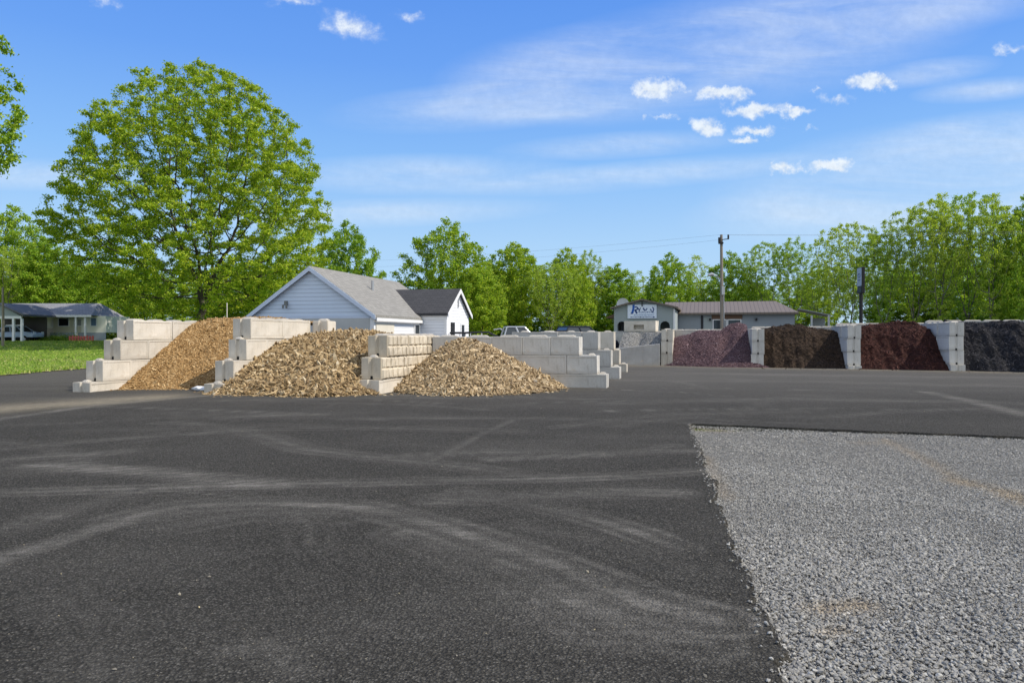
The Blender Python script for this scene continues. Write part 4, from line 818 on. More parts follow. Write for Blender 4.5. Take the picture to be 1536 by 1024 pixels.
# ------------------------------------------------------------------ buildings
def uvquad(mb_obj, ax):                       # planar UVs in metres, chosen axes, for shingle courses
    me = mb_obj.data; uv = me.uv_layers.new(name='UVMap'); co = me.vertices
    for lp in me.loops: c = co[lp.vertex_index].co; uv.data[lp.index].uv = (c[ax[0]], math.hypot(c[ax[1]], c[2]) if False else c[2] * 1.6)
def gable_house(name, label, cat, org, ang, L, Wd, he, hr, wallm, gablem, roofm, trimm, over=.16, ridge_along=True):
    """Local x: along the ridge (away), y: across (to the far side), gable end at x=0."""
    root = empty(name, org, ang); tag(root, label, cat)
    b = MB(); b.prism([(0, -.3), (0, he), (Wd / 2, hr), (Wd, he), (Wd, -.3)], 'x', 0, L); b.obj('wall', wallm, root)
    s_ = (hr - he) / (Wd / 2); o_ = over; r = MB(); th = .12
    for sg in (0, 1):
        yb = -o_ if not sg else Wd + o_; zb = he - o_ * s_
        q = [(-o_, yb, zb + .02), (L + o_, yb, zb + .02), (L + o_, Wd / 2, hr + .02), (-o_, Wd / 2, hr + .02)]
        q2 = [(x, y, z + th) for x, y, z in q]; r.hexa(q, q2) if not sg else r.hexa(q[::-1], q2[::-1])
    ro = r.obj('roof', roofm, root); uvquad(ro, (0, 1))
    w_ = .13
    for x0 in (-o_ - .03, L + o_):
        t_ = MB()
        for sg in (0, 1):
            yb = -o_ if not sg else Wd + o_; zb = he - o_ * s_
            t_.add([(x0, yb, zb - w_ * .5), (x0 + .03, yb, zb - w_ * .5), (x0 + .03, Wd / 2, hr - w_ * .5), (x0, Wd / 2, hr - w_ * .5), (x0, yb, zb + th), (x0 + .03, yb, zb + th), (x0 + .03, Wd / 2, hr + th), (x0, Wd / 2, hr + th)],
                   [(0, 1, 2, 3), (4, 7, 6, 5), (0, 4, 5, 1), (3, 2, 6, 7), (0, 3, 7, 4), (1, 5, 6, 2)])
        t_.obj('gable_trim', trimm, root)
    return root, s_
def window(root, fr, o3, w, h, axis, gm=None, fm=None, sill=True, out=1, name='window'):
    """fr: local corner (x,y,z); axis 'x' or 'y' the width runs along; out sign of the outward normal."""
    x, y, z = fr; b = MB(); t_ = .07
    def bx(a0, a1, z0, z1, d0, d1):
        d0, d1 = sorted((d0 * out, d1 * out))
        if axis == 'x': b.box(x + a0, x + a1, y + d0, y + d1, z + z0, z + z1)
        else: b.box(x + d0, x + d1, y + a0, y + a1, z + z0, z + z1)
    bx(-t_, 0, -t_, h + t_, .004, .05); bx(w, w + t_, -t_, h + t_, .004, .05); bx(0, w, h, h + t_, .004, .05); bx(0, w, -t_, 0, .004, .05)
    f = b.obj('window_frame' if name == 'window' else name, fm or M_TRIMW, root)
    b = MB(); bx(0, w, 0, h, -.03, .022); b.obj('pane', gm or M_GLASS, f); return f
# blue gabled shed; its near gable looks at the yard
sh_r = G(570, 562)[:2]; SA = A1
SW, SL, SHE, SHR = 5.5, 9.0, 2.42, 4.32
so = np.array(AT(560, 29.6, 474))[:2] - 0 * E      # right front corner
so_l = so                                          # local y runs to the far left side
shed, _s = gable_house('shed', 'pale blue clapboard shed with grey shingled gable roof behind the bark heap', 'shed', (so[0], so[1], 0), SA, SL, SW, SHE, SHR, M_SIDB, M_SIDB, M_SHING, M_TRIMB)
b = MB(); b.box(-.03, -.004, .14, SW - .02, -.2, SHE - .1); b.obj('rendered_base', M_LOWER, shed)
b = MB(); b.box(-.05, .1, -.05, .12, -.2, SHE - .08); b.obj('corner_board', M_TRIMW, shed)
b = MB(); b.box(.02, SL, -.03, -.004, -.2, SHE - .16); b.obj('side_cladding', M_SIDW, shed)
b = MB(); b.box(-.1, SL + .2, -.21, -.17, SHE - .22, SHE - .09); b.obj('fascia', M_TRIMW, shed)
b = MB(); b.box(.14, 1.95, -.075, -.034, 0, 2.12); b.obj('door', M_CREAM, shed)
b = MB(); b.tube([(SL - .05, -.2, SHE - .2), (SL - .05, -.08, SHE - .45), (SL - .05, -.08, .0)], .04, 8); b.obj('downpipe', M_TRIMW, shed)
b = MB(); b.box(-.035, -.004, .14, SW - .02, SHE - .1, SHE - .02); b.obj('water_table', M_TRIMB, shed)
b = MB(); b.tube([(3.4, 1.6, 3.6), (3.4, 1.6, 4.1)], .06, 10); b.obj('vent_pipe', M_GALV, shed)
window(shed, (4.35, -.03, 1.05), 0, .55, 1.05, 'x', out=-1)
b = MB(); b.box(-.14, -.004, 3.80, 3.92, 2.86, 3.06); b.box(-.2, -.14, 3.74, 3.82, 2.74, 2.9); b.box(-.2, -.14, 3.9, 3.98, 2.74, 2.9); l_ = b.obj('flood_lamp', plain('dull grey lamp', (.20, .21, .20), .6), shed, bevel=.02)
b = MB(); b.box(-.05, -.031, 2.9, 3.25, 1.98, 2.1); b.obj('vent', M_DARK, shed)
# dark roofed wing, ridge square to the shed
wo_ = AT(703, 37.6, 474); ang = A1 + R(90)
# local x runs away to the left along the ridge, y runs towards the camera side
wing_o = np.array(wo_[:2])
HW_, HL = 3.5, 6.0
wing, _s = gable_house('house', 'white clapboard house with charcoal roof and gable end by the steps', 'house', (wing_o[0], wing_o[1], 0), ang, HL, HW_, 2.62, 3.76, M_SIDW, M_SIDW, M_SHIND, M_TRIMW, .14)
b = MB(); b.box(-.05, -.004, 2.35, 2.85, .45, 2.25); d_ = b.obj('door', M_BLACK, wing)
window(wing, (0, .85, 1.15), 0, .45, 1.0, 'y', out=-1)
b = MB(); b.box(-.04, -.004, 1.68, 1.82, 3.0, 3.55); b.obj('gable_vent', M_GALV, wing)
b = MB(); b.box(-.06, HL, HW_ + .004, HW_ + .04, 2.36, 2.58); b.box(-.045, .07, HW_ + .004, HW_ + .045, -.2, 2.36); b.obj('trim_boards', M_TRIMW, wing)
# porch deck and rail by the gable end
po = empty('porch_railing', (*(wing_o - D * .0), 0), ang); tag(po, 'black porch handrail curving down the steps from the white gable end', 'railing')
b = MB(); b.box(-1.5, -.1, .6, 3.2, .0, .5); b.obj('deck', M_TRIMW, po)
b = MB(); b.tube([(-.05, 3.1, 1.75), (-.8, 3.1, 1.75), (-1.5, 3.1, 1.78), (-1.9, 3.0, 1.78), (-2.2, 2.9, 1.62), (-2.9, 2.7, 1.30), (-3.1, 2.6, .6)], .045, 8); b.obj('handrail', M_BLACK, po)
b = MB(); b.tube([(-1.9, 2.1, 1.9), (-2.2, 2.0, 1.95), (-2.7, 1.9, 1.6), (-3.1, 1.7, 1.2)], .035, 8); b.obj('handrail', M_GALV, po)
for i in range(6):
    b = MB(); b.box(-.25 - i * .27 - .02, -.25 - i * .27 + .02, 3.08, 3.12, .5, 1.74); b.obj('baluster', M_TRIMW if i % 2 else M_BLACK, po)
# signboard building
YS = 57.0
s0 = AT(921, YS, 495); s1 = AT(1012, YS - 1.2, 495); sang = math.atan2(s1[1] - s0[1], s1[0] - s0[0]); SWd = float(np.hypot(*(s1 - s0)[:2]))
sb = empty('shop_building', (s0[0], s0[1], 0), sang); tag(sb, 'grey gabled shop front with a blue and white signboard and arched openings', 'shop')
zE, zP = CAM_H + 42 / F * YS, CAM_H + 52.5 / F * YS
def arch(x0, x1, ztop, n=8):
    r = (x1 - x0) / 2; return [(x0 + r - r * math.cos(math.pi * k / n), ztop - r + r * math.sin(math.pi * k / n)) for k in range(n + 1)]
ax = [(926 - 921) / F * YS, (939 - 921) / F * YS, (989 - 921) / F * YS, (1003 - 921) / F * YS]; azt = CAM_H + 22 / F * YS
poly = [(0, -.3), (ax[0], -.3)] + arch(ax[0], ax[1], azt) + [(ax[1], -.3), (ax[2], -.3)] + arch(ax[2], ax[3], azt) + [(ax[3], -.3), (SWd, -.3), (SWd, zE), (SWd * .47, zP), (0, zE)]
b = MB(); b.prism(poly, 'y', 0, .3); b.box(0, .25, .3, 6, -.3, zE - .12); b.box(SWd - .25, SWd, .3, 6, -.3, zE - .12); b.box(0.25, SWd - .25, 2.2, 2.4, -.3, zE - .2); b.obj('wall', M_GREYW, sb)
b = MB()
for (xa, za), (xb, zb) in (((-.25, zE - .1), (SWd * .47, zP)), ((SWd * .47, zP), (SWd + .25, zE - .1))): b.hexa([(xa, -.35, za + .02), (xb, -.35, zb + .02), (xb, 6.2, zb + .02), (xa, 6.2, za + .02)], [(xa, -.35, za + .14), (xb, -.35, zb + .14), (xb, 6.2, zb + .14), (xa, 6.2, za + .14)])
b.obj('roof', M_METALW, sb)
b = MB(); b.box(SWd - .10, SWd + .03, -.05, -.004, -.2, zE - .12); b.obj('corner_board', M_TRIMW, sb)
sx0, sx1 = (941.5 - 921) / F * YS, (984 - 921) / F * YS; sz0, sz1 = CAM_H + 26.2 / F * YS, CAM_H + 46.5 / F * YS
b = MB(); b.box(sx0, sx1, -.14, -.01, sz0, sz1); sg = b.obj('signboard', M_SIGN, sb)
def stroke(pts, w, m, nm, y=-.146):          # flat lettering stroke, 6 mm thick
    b = MB()
    for (x0, z0), (x1, z1) in zip(pts[:-1], pts[1:]):
        dx, dz = x1 - x0, z1 - z0; l = math.hypot(dx, dz) or 1; nx, nz = -dz / l * w / 2, dx / l * w / 2
        b.hexa([(x0 - nx, y, z0 - nz), (x1 - nx, y, z1 - nz), (x1 + nx, y, z1 + nz), (x0 + nx, y, z0 + nz)], [(x0 - nx, y + .004, z0 - nz), (x1 - nx, y + .004, z1 - nz), (x1 + nx, y + .004, z1 + nz), (x0 + nx, y + .004, z0 + nz)])
    return b.obj(nm, m, sg)
SWI, SHI = sx1 - sx0, sz1 - sz0
def sp(fx, fy): return (sx0 + fx * SWI, sz1 - fy * SHI)
stroke([sp(.21, .00), sp(.205, .30), sp(.16, .62)], .17, M_BLUE, 'letter'); stroke([sp(.11, .63), sp(.19, .63)], .07, M_NAVY, 'letter')
stroke([sp(.25, .16), sp(.33, .17), sp(.36, .28), sp(.31, .37), sp(.25, .40)], .10, M_NAVY, 'letter'); stroke([sp(.26, .38), sp(.33, .64)], .14, M_NAVY, 'letter')
stroke([sp(.38, .26), sp(.405, .42)], .08, M_NAVY, 'letter'); stroke([sp(.45, .22), sp(.39, .54)], .06, M_NAVY, 'letter')
stroke([sp(.54, .24), sp(.60, .44)], .10, M_NAVY, 'letter'); stroke([sp(.68, .26), sp(.62, .44)], .08, M_NAVY, 'letter')
stroke([sp(.78, .32), sp(.83, .46)], .08, M_NAVY, 'letter'); stroke([sp(.86, .18), sp(.91, .34), sp(.86, .58)], .08, M_NAVY, 'letter')
rr = random.Random(4)
for fy, x0, x1, w, m in ((.52, .42, .90, .05, M_NAVY), (.62, .40, .92, .045, M_SKYB), (.76, .22, .90, .09, M_SKYB), (.91, .10, .94, .085, M_NAVY)):
    x = x0
    while x < x1:
        l = rr.uniform(.015, .06); stroke([sp(x, fy + rr.uniform(-.015, .015)), sp(min(x1, x + l), fy)], w * rr.uniform(.6, 1.1), m, 'small_lettering'); x += l + .018
b = MB(); b.tube([((963 - 921) / F * YS, -.2, zP - .05), ((963 - 921) / F * YS, -.2, sz1 - .12)], .05, 6); b.obj('bracket', M_BLACK, sb)
# awning and dish
b = MB(); b.hexa([(-.72, .6, 3.02), (-.01, .6, 3.02), (-.01, 3, 3.02), (-.72, 3, 2.98)], [(-.72, .6, 3.08), (-.01, .6, 3.35), (-.01, 3, 3.35), (-.72, 3, 3.06)]); b.obj('awning', M_BROWNW, sb)
b = MB(); n_ = 20; V_ = []
for k in range(4):
    r_ = .52 * k / 3; V_ += [(r_ * math.cos(2 * math.pi * a / n_), -.13 * (k / 3) ** 2 + .13, r_ * math.sin(2 * math.pi * a / n_)) for a in range(n_)]
fs = [(k * n_ + a, k * n_ + (a + 1) % n_, (k + 1) * n_ + (a + 1) % n_, (k + 1) * n_ + a) for k in range(3) for a in range(n_)]
b.add(V_, fs); V2 = [(x, y + .03, z) for x, y, z in V_]; b.add(V2, [f[::-1] for f in fs])
dp = AT(934, YS + 2.0, 457); ds_ = empty('satellite_dish', (dp[0], dp[1], dp[2] + .02), sang - .25); tag(ds_, 'round pale satellite dish behind the shop roof edge', 'dish')
b.obj('dish', plain('dish white', (.62, .64, .68), .5), ds_); b2 = MB(); b2.tube([(0, .1, -.1), (0, .3, -1.0), (0, .3, -4.0)], .035, 6); b2.tube([(0, .0, -.45), (0, -.4, -.1)], .015, 6); b2.box(-.05, .05, -.45, -.36, -.14, -.03); b2.obj('mast', M_GALV, ds_)
# long metal roofed building
YL = 61.0
l0 = AT(1005, YL, 495); l1 = AT(1192, YL - 2.5, 495); lang = math.atan2(l1[1] - l0[1], l1[0] - l0[0]); LW = float(np.hypot(*(l1 - l0)[:2]))
lb_ = empty('long_building', (l0[0], l0[1], 0), lang); tag(lb_, 'long low blue grey building with ribbed brown metal roof', 'building')
zEv, zRg = CAM_H + 32.5 / F * YL, CAM_H + 54 / F * YL
b = MB(); b.box(0, LW, 0, 8, -.3, zEv); b.obj('wall', M_GREYB, lb_)
hip = 1.1; ov = .5; q = [(-.6, -ov, zEv - .05), (LW + .25, -ov, zEv - .05), (LW - hip, 4, zRg), (-.6, 4, zRg)]
b = MB(); b.hexa([q[0], q[1], (LW + .25, 8 + ov, zEv - .05), (-.6, 8 + ov, zEv - .05)], [(-.6, -ov, zEv + .1), (LW + .25, -ov, zEv + .1), (LW + .25, 8 + ov, zEv + .1), (-.6, 8 + ov, zEv + .1)])
b.hexa([(-.6, -ov, zEv + .102), (LW + .25, -ov, zEv + .102), (LW + .25, 8 + ov, zEv + .102), (-.6, 8 + ov, zEv + .102)], [(-.6, 3.9, zRg), (LW - hip, 3.9, zRg), (LW - hip, 4.1, zRg), (-.6, 4.1, zRg)]); b.obj('roof', M_METALW, lb_)
wx0, wx1 = (1068 - 1005) / F * YL, (1106 - 1005) / F * YL
b = MB(); b.box(wx0 - .15, wx1 + .15, -.06, -.004, CAM_H + 25 / F * YL, zEv - .08); b.obj('header_board', M_BROWNW, lb_)
for a0, a1 in ((wx0, (wx0 + wx1) / 2 - .1), ((wx0 + wx1) / 2 + .1, wx1)): window(lb_, (a0, 0, 1.75), 0, a1 - a0, CAM_H + 23.5 / F * YL - 1.75, 'x', out=-1)
b = MB(); b.box((1050 - 1005) / F * YL, (1053 - 1005) / F * YL, -.05, -.004, -.2, zEv - .1); b.obj('pipe', M_BLACK, lb_)
b = MB(); b.box((1054 - 1005) / F * YL, (1066 - 1005) / F * YL, -.03, -.004, -.2, zEv - .2); b.obj('wall_panel', M_GREYW, lb_)
for px in (1063, 1128): b = MB(); b.box((px - 1005) / F * YL - .08, (px - 1005) / F * YL + .08, -.2, -.004, zEv - .55, zEv - .35); b.obj('wall_lamp', M_BLACK, lb_)
# lean-to
n0 = LW + .02
le = empty('lean_to', (l1[0], l1[1], 0), lang - R(4)); tag(le, 'open lean-to shelter with pale metal roof at the end of the long building', 'shelter')
lw = (1240 - 1192) / F * YL; b = MB(); zl0, zl1 = CAM_H + 42 / F * YL, CAM_H + 31 / F * YL
b.hexa([(.32, .1, zl0 - .2), (lw, .1, zl1 - .1), (lw, 5, zl1 - .1), (.32, 5, zl0 - .2)], [(.32, .1, zl0 - .12), (lw, .1, zl1 - .02), (lw, 5, zl1 - .02), (.32, 5, zl0 - .12)]); b.obj('roof', plain('dull metal roof', (.24, .25, .25), .7), le)
b = MB(); b.box(1.5, lw - .1, 4.6, 4.7, -.2, zl1 - .2); b.obj('back_wall', M_GREYW, le)
for x_ in (1.25, lw - .15): b = MB(); b.box(x_ - .07, x_ + .07, 0, .14, -.2, zl1 - .08); b.obj('post', M_GALV, le)
# utility pole with lamp
YP = 49.0; pp = pt(1082, YP); zt = CAM_H + 152 / F * YP
up = empty('utility_pole', pp); tag(up, 'weathered wooden utility pole with a street lamp arm', 'utility pole')
b = MB(); b.tube([(.06, 0, -.3), (.03, 0, zt * .5), (0, 0, zt)], [.13, .11, .085], 12); b.obj('pole', M_POLE, up)
b = MB(); b.tube([(0, -.14, zt - .35), (.42, -.14, zt - .3)], .03, 6); b.tube([(.42, -.14, zt - .32), (.42, -.14, zt - .02)], .06, 8); b.obj('insulator_arm', M_BLACK, up)
b = MB(); b.tube([(-.16, -.1, zt - .55), (-.16, -.1, zt - .2)], .08, 10); b.box(-.2, .1, -.16, .0, zt - .62, zt - .5); b.obj('transformer_bracket', M_BLACK, up)
zl = CAM_H + 90 / F * YP
b = MB(); b.tube([(-.05, -.05, zl - .25), (-.4, -.25, zl + .02), (-.8, -.4, zl + .05)], .03, 8); a_ = b.obj('lamp_arm', M_GALV, up)
b = MB(); b.tube([(-.6, -.36, zl + .06), (-.75, -.4, zl + .09), (-1.0, -.48, zl + .02)], [.07, .13, .06], 10); b.obj('lamp_head', M_GALV, a_)
b = MB(); b.box(-.04, .16, -.26, -.13, zl - 1.25, zl - .7); b.obj('meter_box', M_GALV, up)
b = MB(); b.tube([(.16, -.11, 0), (.13, -.11, zl - .7)], .025, 6); b.obj('conduit', M_GALV, up)
def wire(p, q, sag, lb):
    pts = [Vector(p).lerp(Vector(q), k / 24) - Vector((0, 0, sag * 4 * (k / 24) * (1 - k / 24))) for k in range(25)]; b = MB(); b.tube(pts, .0045, 5); tag(b.obj('power_line', M_WIRE), lb, 'power line', 'power lines on the utility pole')
pe = np.array(pp); q1, q2 = np.array((-30, 78, 8.8)), np.array((60, 52, 9.6))
wire((pe[0], pe[1], zt), q1 + (0, 0, .4), .5, 'upper wire running from the pole over the trees and blue shed'); wire((pe[0] - .1, pe[1] - .1, zt - .35), q1, .7, 'lower wire running from the pole over the trees and blue shed')
wire((pe[0], pe[1], zt), q2 + (0, 0, .5), .4, 'upper wire running from the pole over the mulch bins'); wire((pe[0] + .42, pe[1] - .14, zt - .05), q2, .3, 'lower wire running from the pole over the mulch bins')
# pole sign
YG = 56.0; gp = pt(1291.5, YG); gs = empty('pole_sign', gp, R(262)); tag(gs, 'tall pole sign with a grey face and dark side above the brown mulch', 'sign')
b = MB(); b.tube([(0, 0, -.3), (0, 0, CAM_H + 64 / F * YG)], .13, 12); b.obj('post', M_BLACK, gs)
z0_, z1_ = CAM_H + 64 / F * YG, CAM_H + 103 / F * YG
b = MB(); b.box(-.55, .55, -.11, .11, z0_, z1_); bx_ = b.obj('sign_box', M_BLACK, gs, bevel=.02)
M_SGN = plain('grey sign face', (.40, .46, .56), .4)
b = MB(); b.box(-.50, .50, -.135, -.114, z0_ + .55, z1_ - .06); b.obj('sign_face', M_SGN, bx_)
b = MB(); b.box(-.45, .45, -.13, -.114, z0_ + .08, z0_ + .48); b.obj('reader_panel', plain('reader panel', (.04, .05, .08), .4), bx_)
b = MB(); b.tube([(.2 * math.cos(a) * 1.2, -.138, z1_ - .62 + .15 * math.sin(a)) for a in [k * 2 * math.pi / 20 for k in range(21)]], .022, 5); b.obj('emblem', M_NAVY, bx_)
b = MB(); b.box(-.25, .25, -.146, -.138, z1_ - 1.0, z1_ - .94); b.obj('lettering', M_NAVY, bx_)

# ------------------------------------------------------------------ vehicles beyond the walls
def car(name, label, cat, loc, ang, prof, cab, Wd, paint, wr, wxs, glass=M_GLASS2, roof_rack=False):
    """prof: lower body outline (x,z); cab: four corners (x,z) of the greenhouse from the rear bottom, clockwise."""
    root = empty(name, loc, ang); tag(root, label, cat)
    b = MB(); b.prism(prof, 'y', -Wd / 2, Wd / 2); b.obj('body', paint, root, bevel=.05, smooth=False)
    (ax_, az), (bx2, bz), (cx_, cz), (dx_, dz) = cab; i = .16; w0, w1 = Wd / 2 - .04, Wd / 2 - .04 - i
    g = MB(); g.hexa([(ax_, -w0, az), (dx_, -w0, dz), (dx_, w0, dz), (ax_, w0, az)], [(bx2, -w1, bz), (cx_, -w1, cz), (cx_, w1, cz), (bx2, w1, bz)]); g.obj('window_glass', glass, root)
    p_ = MB(); r_ = .045
    for s_ in (-1, 1):
        p_.tube([(ax_, s_ * w0, az), (bx2, s_ * w1, bz), (cx_, s_ * w1, cz), (dx_, s_ * w0, dz)], r_, 6)
        m0, m1 = (ax_ * .45 + dx_ * .55, az * .45 + dz * .55), (bx2 * .5 + cx_ * .5, bz); p_.tube([(m0[0], s_ * w0, m0[1]), (m1[0], s_ * w1, m1[1])], r_ * 1.1, 6)
    p_.box(bx2 - .02, cx_ + .02, -w1 - .02, w1 + .02, bz - .02, bz + .05); p_.obj('roof_frame', paint, root, bevel=.015)
    for x_ in wxs:
        for s_ in (-1, 1):
            w_ = MB(); w_.tube([(x_, s_ * (Wd / 2 - .2), wr), (x_, s_ * (Wd / 2 + .01), wr)], wr, 20); t_ = w_.obj('wheel', M_TYRE, root)
            w_ = MB(); w_.tube([(x_, s_ * (Wd / 2 + .012), wr), (x_, s_ * (Wd / 2 + .03), wr)], wr * .58, 16); w_.obj('rim', M_GALV, t_)
    for y_ in (-Wd / 2 + .25, Wd / 2 - .25):
        w_ = MB(); w_.box(prof[-1][0] - .02, prof[-1][0] + .03, y_ - .14, y_ + .14, .72, .9); w_.obj('headlight', M_SIGN, root)
    return root
PK = [(-2.7, .55), (-2.7, 1.2), (-.55, 1.22), (1.05, 1.22), (2.45, 1.12), (2.6, .95), (2.6, .55)]
car('pickup_truck', 'silver pickup truck with raked windscreen parked beyond the grey wall', 'pickup', (AT(776, 35, 490)[0] - .15, 35.0, .15), R(6), PK, [(-.62, 1.2), (-.42, 1.86), (.42, 1.86), (1.0, 1.22)], 1.9, M_SILV, .4, (-1.75, 1.75))
SV = [(-2.3, .5), (-2.35, 1.15), (1.1, 1.2), (2.2, 1.05), (2.35, .8), (2.35, .5)]
car('suv', 'dark car with rounded roof parked under the trees past the walls', 'car', (AT(866, 44, 490)[0], 44.0, .32), R(20), SV, [(-1.35, 1.15), (-.9, 1.82), (.45, 1.82), (1.15, 1.18)], 1.85, M_DCAR, .36, (-1.5, 1.5))
tr = empty('trailer', (AT(832, 40, 500)[0], 40.0, .0), R(10)); tag(tr, 'low tan utility trailer with dark lid between pickup and dark car', 'trailer')
b = MB(); b.box(-.65, .6, -.8, .8, .9, 1.78); b.obj('box_body', M_CREAM, tr, bevel=.04); b = MB(); b.box(-.7, .62, -.84, .84, 1.80, 1.9); b.obj('lid', M_BLACK, tr, bevel=.03)
b = MB(); b.box(.02, .5, -.83, -.80, 1.2, 1.68); b.obj('side_panel', M_BROWNW, tr)
for s_ in (-1, 1): w_ = MB(); w_.tube([(0, s_ * .82, .35), (0, s_ * 1.0, .35)], .35, 18); w_.obj('wheel', M_TYRE, tr)
b = MB(); b.tube([(.6, 0, .6), (1.7, 0, .5)], .05, 6); b.box(-.6, .6, -.7, .7, .5, .9); b.obj('chassis', M_BLACK, tr)

# ------------------------------------------------------------------ homes beyond the lawn
YH = 62.0; ZB = 1.2
def hx(px, Y=YH): return (px - 768) / F * Y
def hz(py, Y=YH): return CAM_H + (HOR - py) / F * Y
mh = empty('mobile_home', (0, 0, 0)); tag(mh, 'long cream mobile home with grey shingled roof past the lawn', 'mobile home')
b = MB(); b.box(hx(80), hx(126), YH, YH + 3.5, ZB + .7, hz(474)); b.obj('wall', M_HOMEW, mh)
b = MB(); b.box(hx(126) + .005, hx(163), YH - .4, YH + 3.4, ZB + .7, hz(474)); b.obj('end_wall', M_HOMEL, mh)
b = MB(); b.box(hx(36), hx(80) - .005, YH + 2.2, YH + 3.5, ZB - .1, hz(474)); b.obj('porch_wall', M_HOMEL, mh)
b = MB(); x0, x1 = hx(4), hx(150); e, r_ = hz(473.5), hz(454)
b.hexa([(x0, YH - 1.3, e), (x1, YH - 1.3, e), (x1, YH + 4.0, e), (x0, YH + 4.0, e)], [(x0, YH + 1.2, r_), (x1 - .8, YH + 1.2, r_), (x1 - .8, YH + 1.6, r_), (x0, YH + 1.6, r_)]); ro = b.obj('roof', M_HROOF, mh); uvquad(ro, (0, 1))
b = MB(); b.box(x0, x1, YH - 1.36, YH - 1.304, e - .14, e + .03); b.obj('fascia', M_TRIMW, mh)
b = MB(); b.box(hx(80), hx(163), YH - .44, YH - .405, ZB - .1, ZB + .69); b.obj('skirting', M_SKIRT, mh)
window(mh, (hx(88.5), YH, hz(488.5)), 0, hx(103) - hx(88.5), hz(477.5) - hz(488.5), 'x', out=-1)
window(mh, (hx(112), YH, hz(488)), 0, hx(123) - hx(112), hz(479) - hz(488), 'x', out=-1, gm=plain('curtained pane', (.35, .36, .33), .3))
window(mh, (hx(141), YH - .4, hz(488.5)), 0, hx(148.5) - hx(141), hz(477.5) - hz(488.5), 'x', out=-1, gm=plain('blue pane', (.10, .17, .28), .15))  # blue is the base colour of this pane
window(mh, (hx(56), YH + 2.2, hz(490)), 0, hx(63) - hx(56), hz(478) - hz(490), 'x', out=-1, gm=plain('green pane', (.12, .28, .22), .3))  # pane has a plain green base colour
b = MB(); b.box(hx(65), hx(80), YH + 1.0, YH + 1.05, hz(490), hz(477.5)); b.obj('porch_screen', M_TRIMW, mh)
b = MB(); b.box(hx(37), hx(80), YH + 1.0, YH + 2.0, ZB - .1, hz(492)); b.obj('porch_deck', M_CREAM, mh)
for px in (51.5, 126.5, 140): b = MB(); b.box(hx(px) - .07, hx(px) + .07, YH - 1.25, YH - 1.11, ZB - .1, e - .02); b.obj('post', M_TRIMW, mh)
b = MB(); b.box(hx(47.5), hx(54.5), YH - .9, YH - .6, ZB - .1, hz(481)); b.obj('porch_pier', M_BROWNW, mh)
cp = empty('carport', (0, 0, 0)); tag(cp, 'open gabled carport with white posts beside the long home', 'carport'); YC = 57.0
b = MB(); g0, g1, gp_ = hx(-34, YC), hx(40, YC), hx(2, YC); ze, zp = hz(474, YC), hz(457, YC)
for (xa, za), (xb, zb) in (((g0, ze), (gp_, zp)), ((gp_, zp), (g1, ze))): b.hexa([(xa, YC - .4, za), (xb, YC - .4, zb), (xb, YC + 5, zb), (xa, YC + 5, za)], [(xa, YC - .4, za + .14), (xb, YC - .4, zb + .14), (xb, YC + 5, zb + .14), (xa, YC + 5, za + .14)])
b.obj('roof', M_HROOF, cp); b = MB(); b.prism([(g0 + .3, ze), (g1 - .3, ze), (gp_, zp - .02)], 'y', YC - .2, YC - .12); b.obj('gable_board', M_GREYW, cp)
b = MB(); b.box(g0, hx(34.5, YC), YC - .2, YC - .05, ze - .2, ze); b.obj('beam', M_TRIMW, cp)
for px in (6, 22, 34.5): b = MB(); b.box(hx(px, YC) - .08, hx(px, YC) + .08, YC - .2, YC - .04, ZB - .15, ze - .2); b.obj('post', M_TRIMW, cp)
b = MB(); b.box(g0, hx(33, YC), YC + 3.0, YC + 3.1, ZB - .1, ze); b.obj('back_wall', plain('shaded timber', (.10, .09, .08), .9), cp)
b = MB(); b.box(hx(7, YC), hx(33, YC), YC + .1, YC + .16, hz(488.5, YC), hz(487, YC)); b.obj('rail', M_TRIMW, cp)
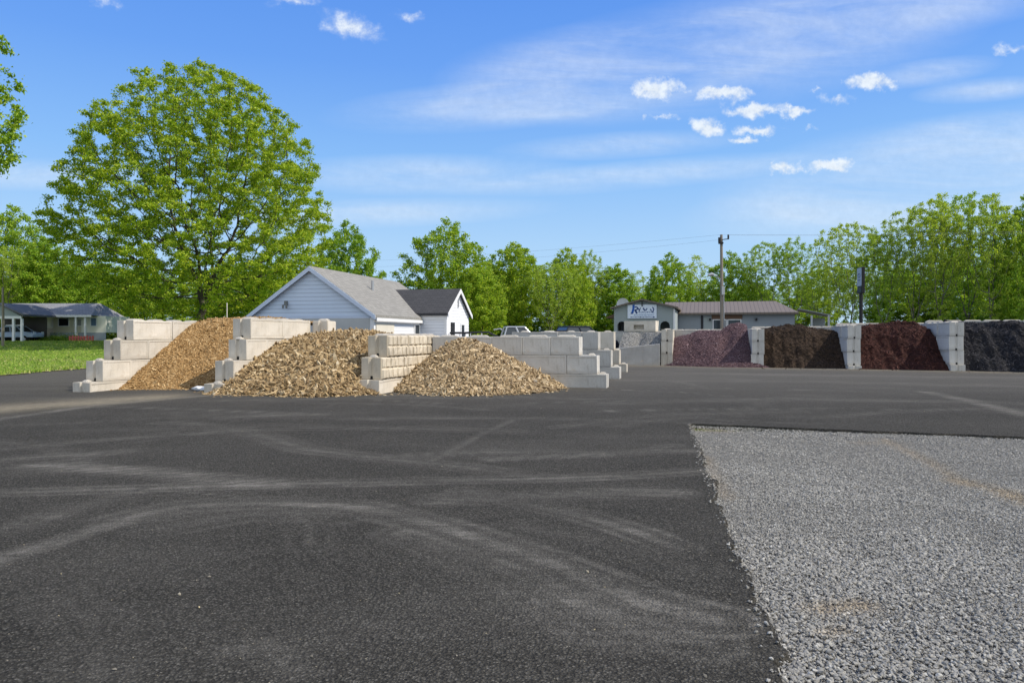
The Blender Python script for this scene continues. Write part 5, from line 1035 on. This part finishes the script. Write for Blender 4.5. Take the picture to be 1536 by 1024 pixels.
car('parked_car', 'pale blue car parked under the open carport', 'car', (hx(12, 58), 59.0, ZB - .15), R(3), [(-1.6, .45), (-1.65, .85), (1.1, .9), (1.7, .8), (1.7, .45)], [(-1.1, .85), (-.7, 1.3), (.4, 1.3), (.9, .9)], 1.6, M_BLUCAR, .3, (-1.0, 1.0))
b = MB(); rr = random.Random(8)
for i in range(9): x_ = hx(137) + (hx(170) - hx(137)) * i / 8; b.box(x_ - .07, x_ + .07, 58.96, 59.0, ZB - .1, ZB + .40 + .05 * rr.random())
b.box(hx(136.5), hx(170.5), 58.92, 58.96, ZB + .24, ZB + .32); b.box(hx(136.5), hx(170.5), 58.92, 58.96, ZB + .0, ZB + .08); tag(b.obj('picket_fence', M_RED), 'low faded red picket fence in front of the pale home end', 'fence')
# shrubs along the home
def shrub_mesh(seed, n=1500):
    rg = np.random.default_rng(seed); P = rg.normal(0, .36, (n, 3)); P[:, 2] = np.abs(P[:, 2]) * .9 + .05; L = np.array([(-.5, 0, 0), (0, -.3, .05), (.5, 0, -.05), (0, .3, .05)])
    V = np.einsum('nij,nvj->nvi', rotmats(n, .9, rg), L[None] * rg.uniform(.07, .15, n)[:, None, None]) + P[:, None]; return fastmesh('shrub', V.reshape(-1, 3), np.arange(4 * n).reshape(-1, 4), M_LEAF4)
sm = shrub_mesh(5)
for px, sc, lb in ((68, .8, 'small dark shrub at the porch end of the home'), (84, 1.0, 'dark shrub under the shuttered window'), (97, .9, 'dark shrub between the two home windows'), (112, 1.0, 'dark shrub below the curtained window')):
    o = link('shrub', sm, None, (hx(px, 60), 60.0, ZB - .15), px); o.scale = (sc, sc, sc * .8); tag(o, lb, 'shrub', 'shrubs along the mobile home')
gp2 = pt(4, 50, .9); b = MB(); b.tube([(0, 0, -.2), (.03, 0, 2.0), (.0, 0, 4.0)], [.09, .08, .06], 10); o = b.obj('timber_post', M_POLE, None, gp2); tag(o, 'slim grey post standing on the lawn before the carport', 'post')
gp3 = pt(340.5, 33, 0); b = MB(); b.tube([(0, 0, -.1), (0, 0, CAM_H + 50 / F * 33)], .022, 8); o = b.obj('marker_stake', M_CREAM, None, gp3); tag(o, 'thin pale stake showing above the golden chip heap', 'stake')
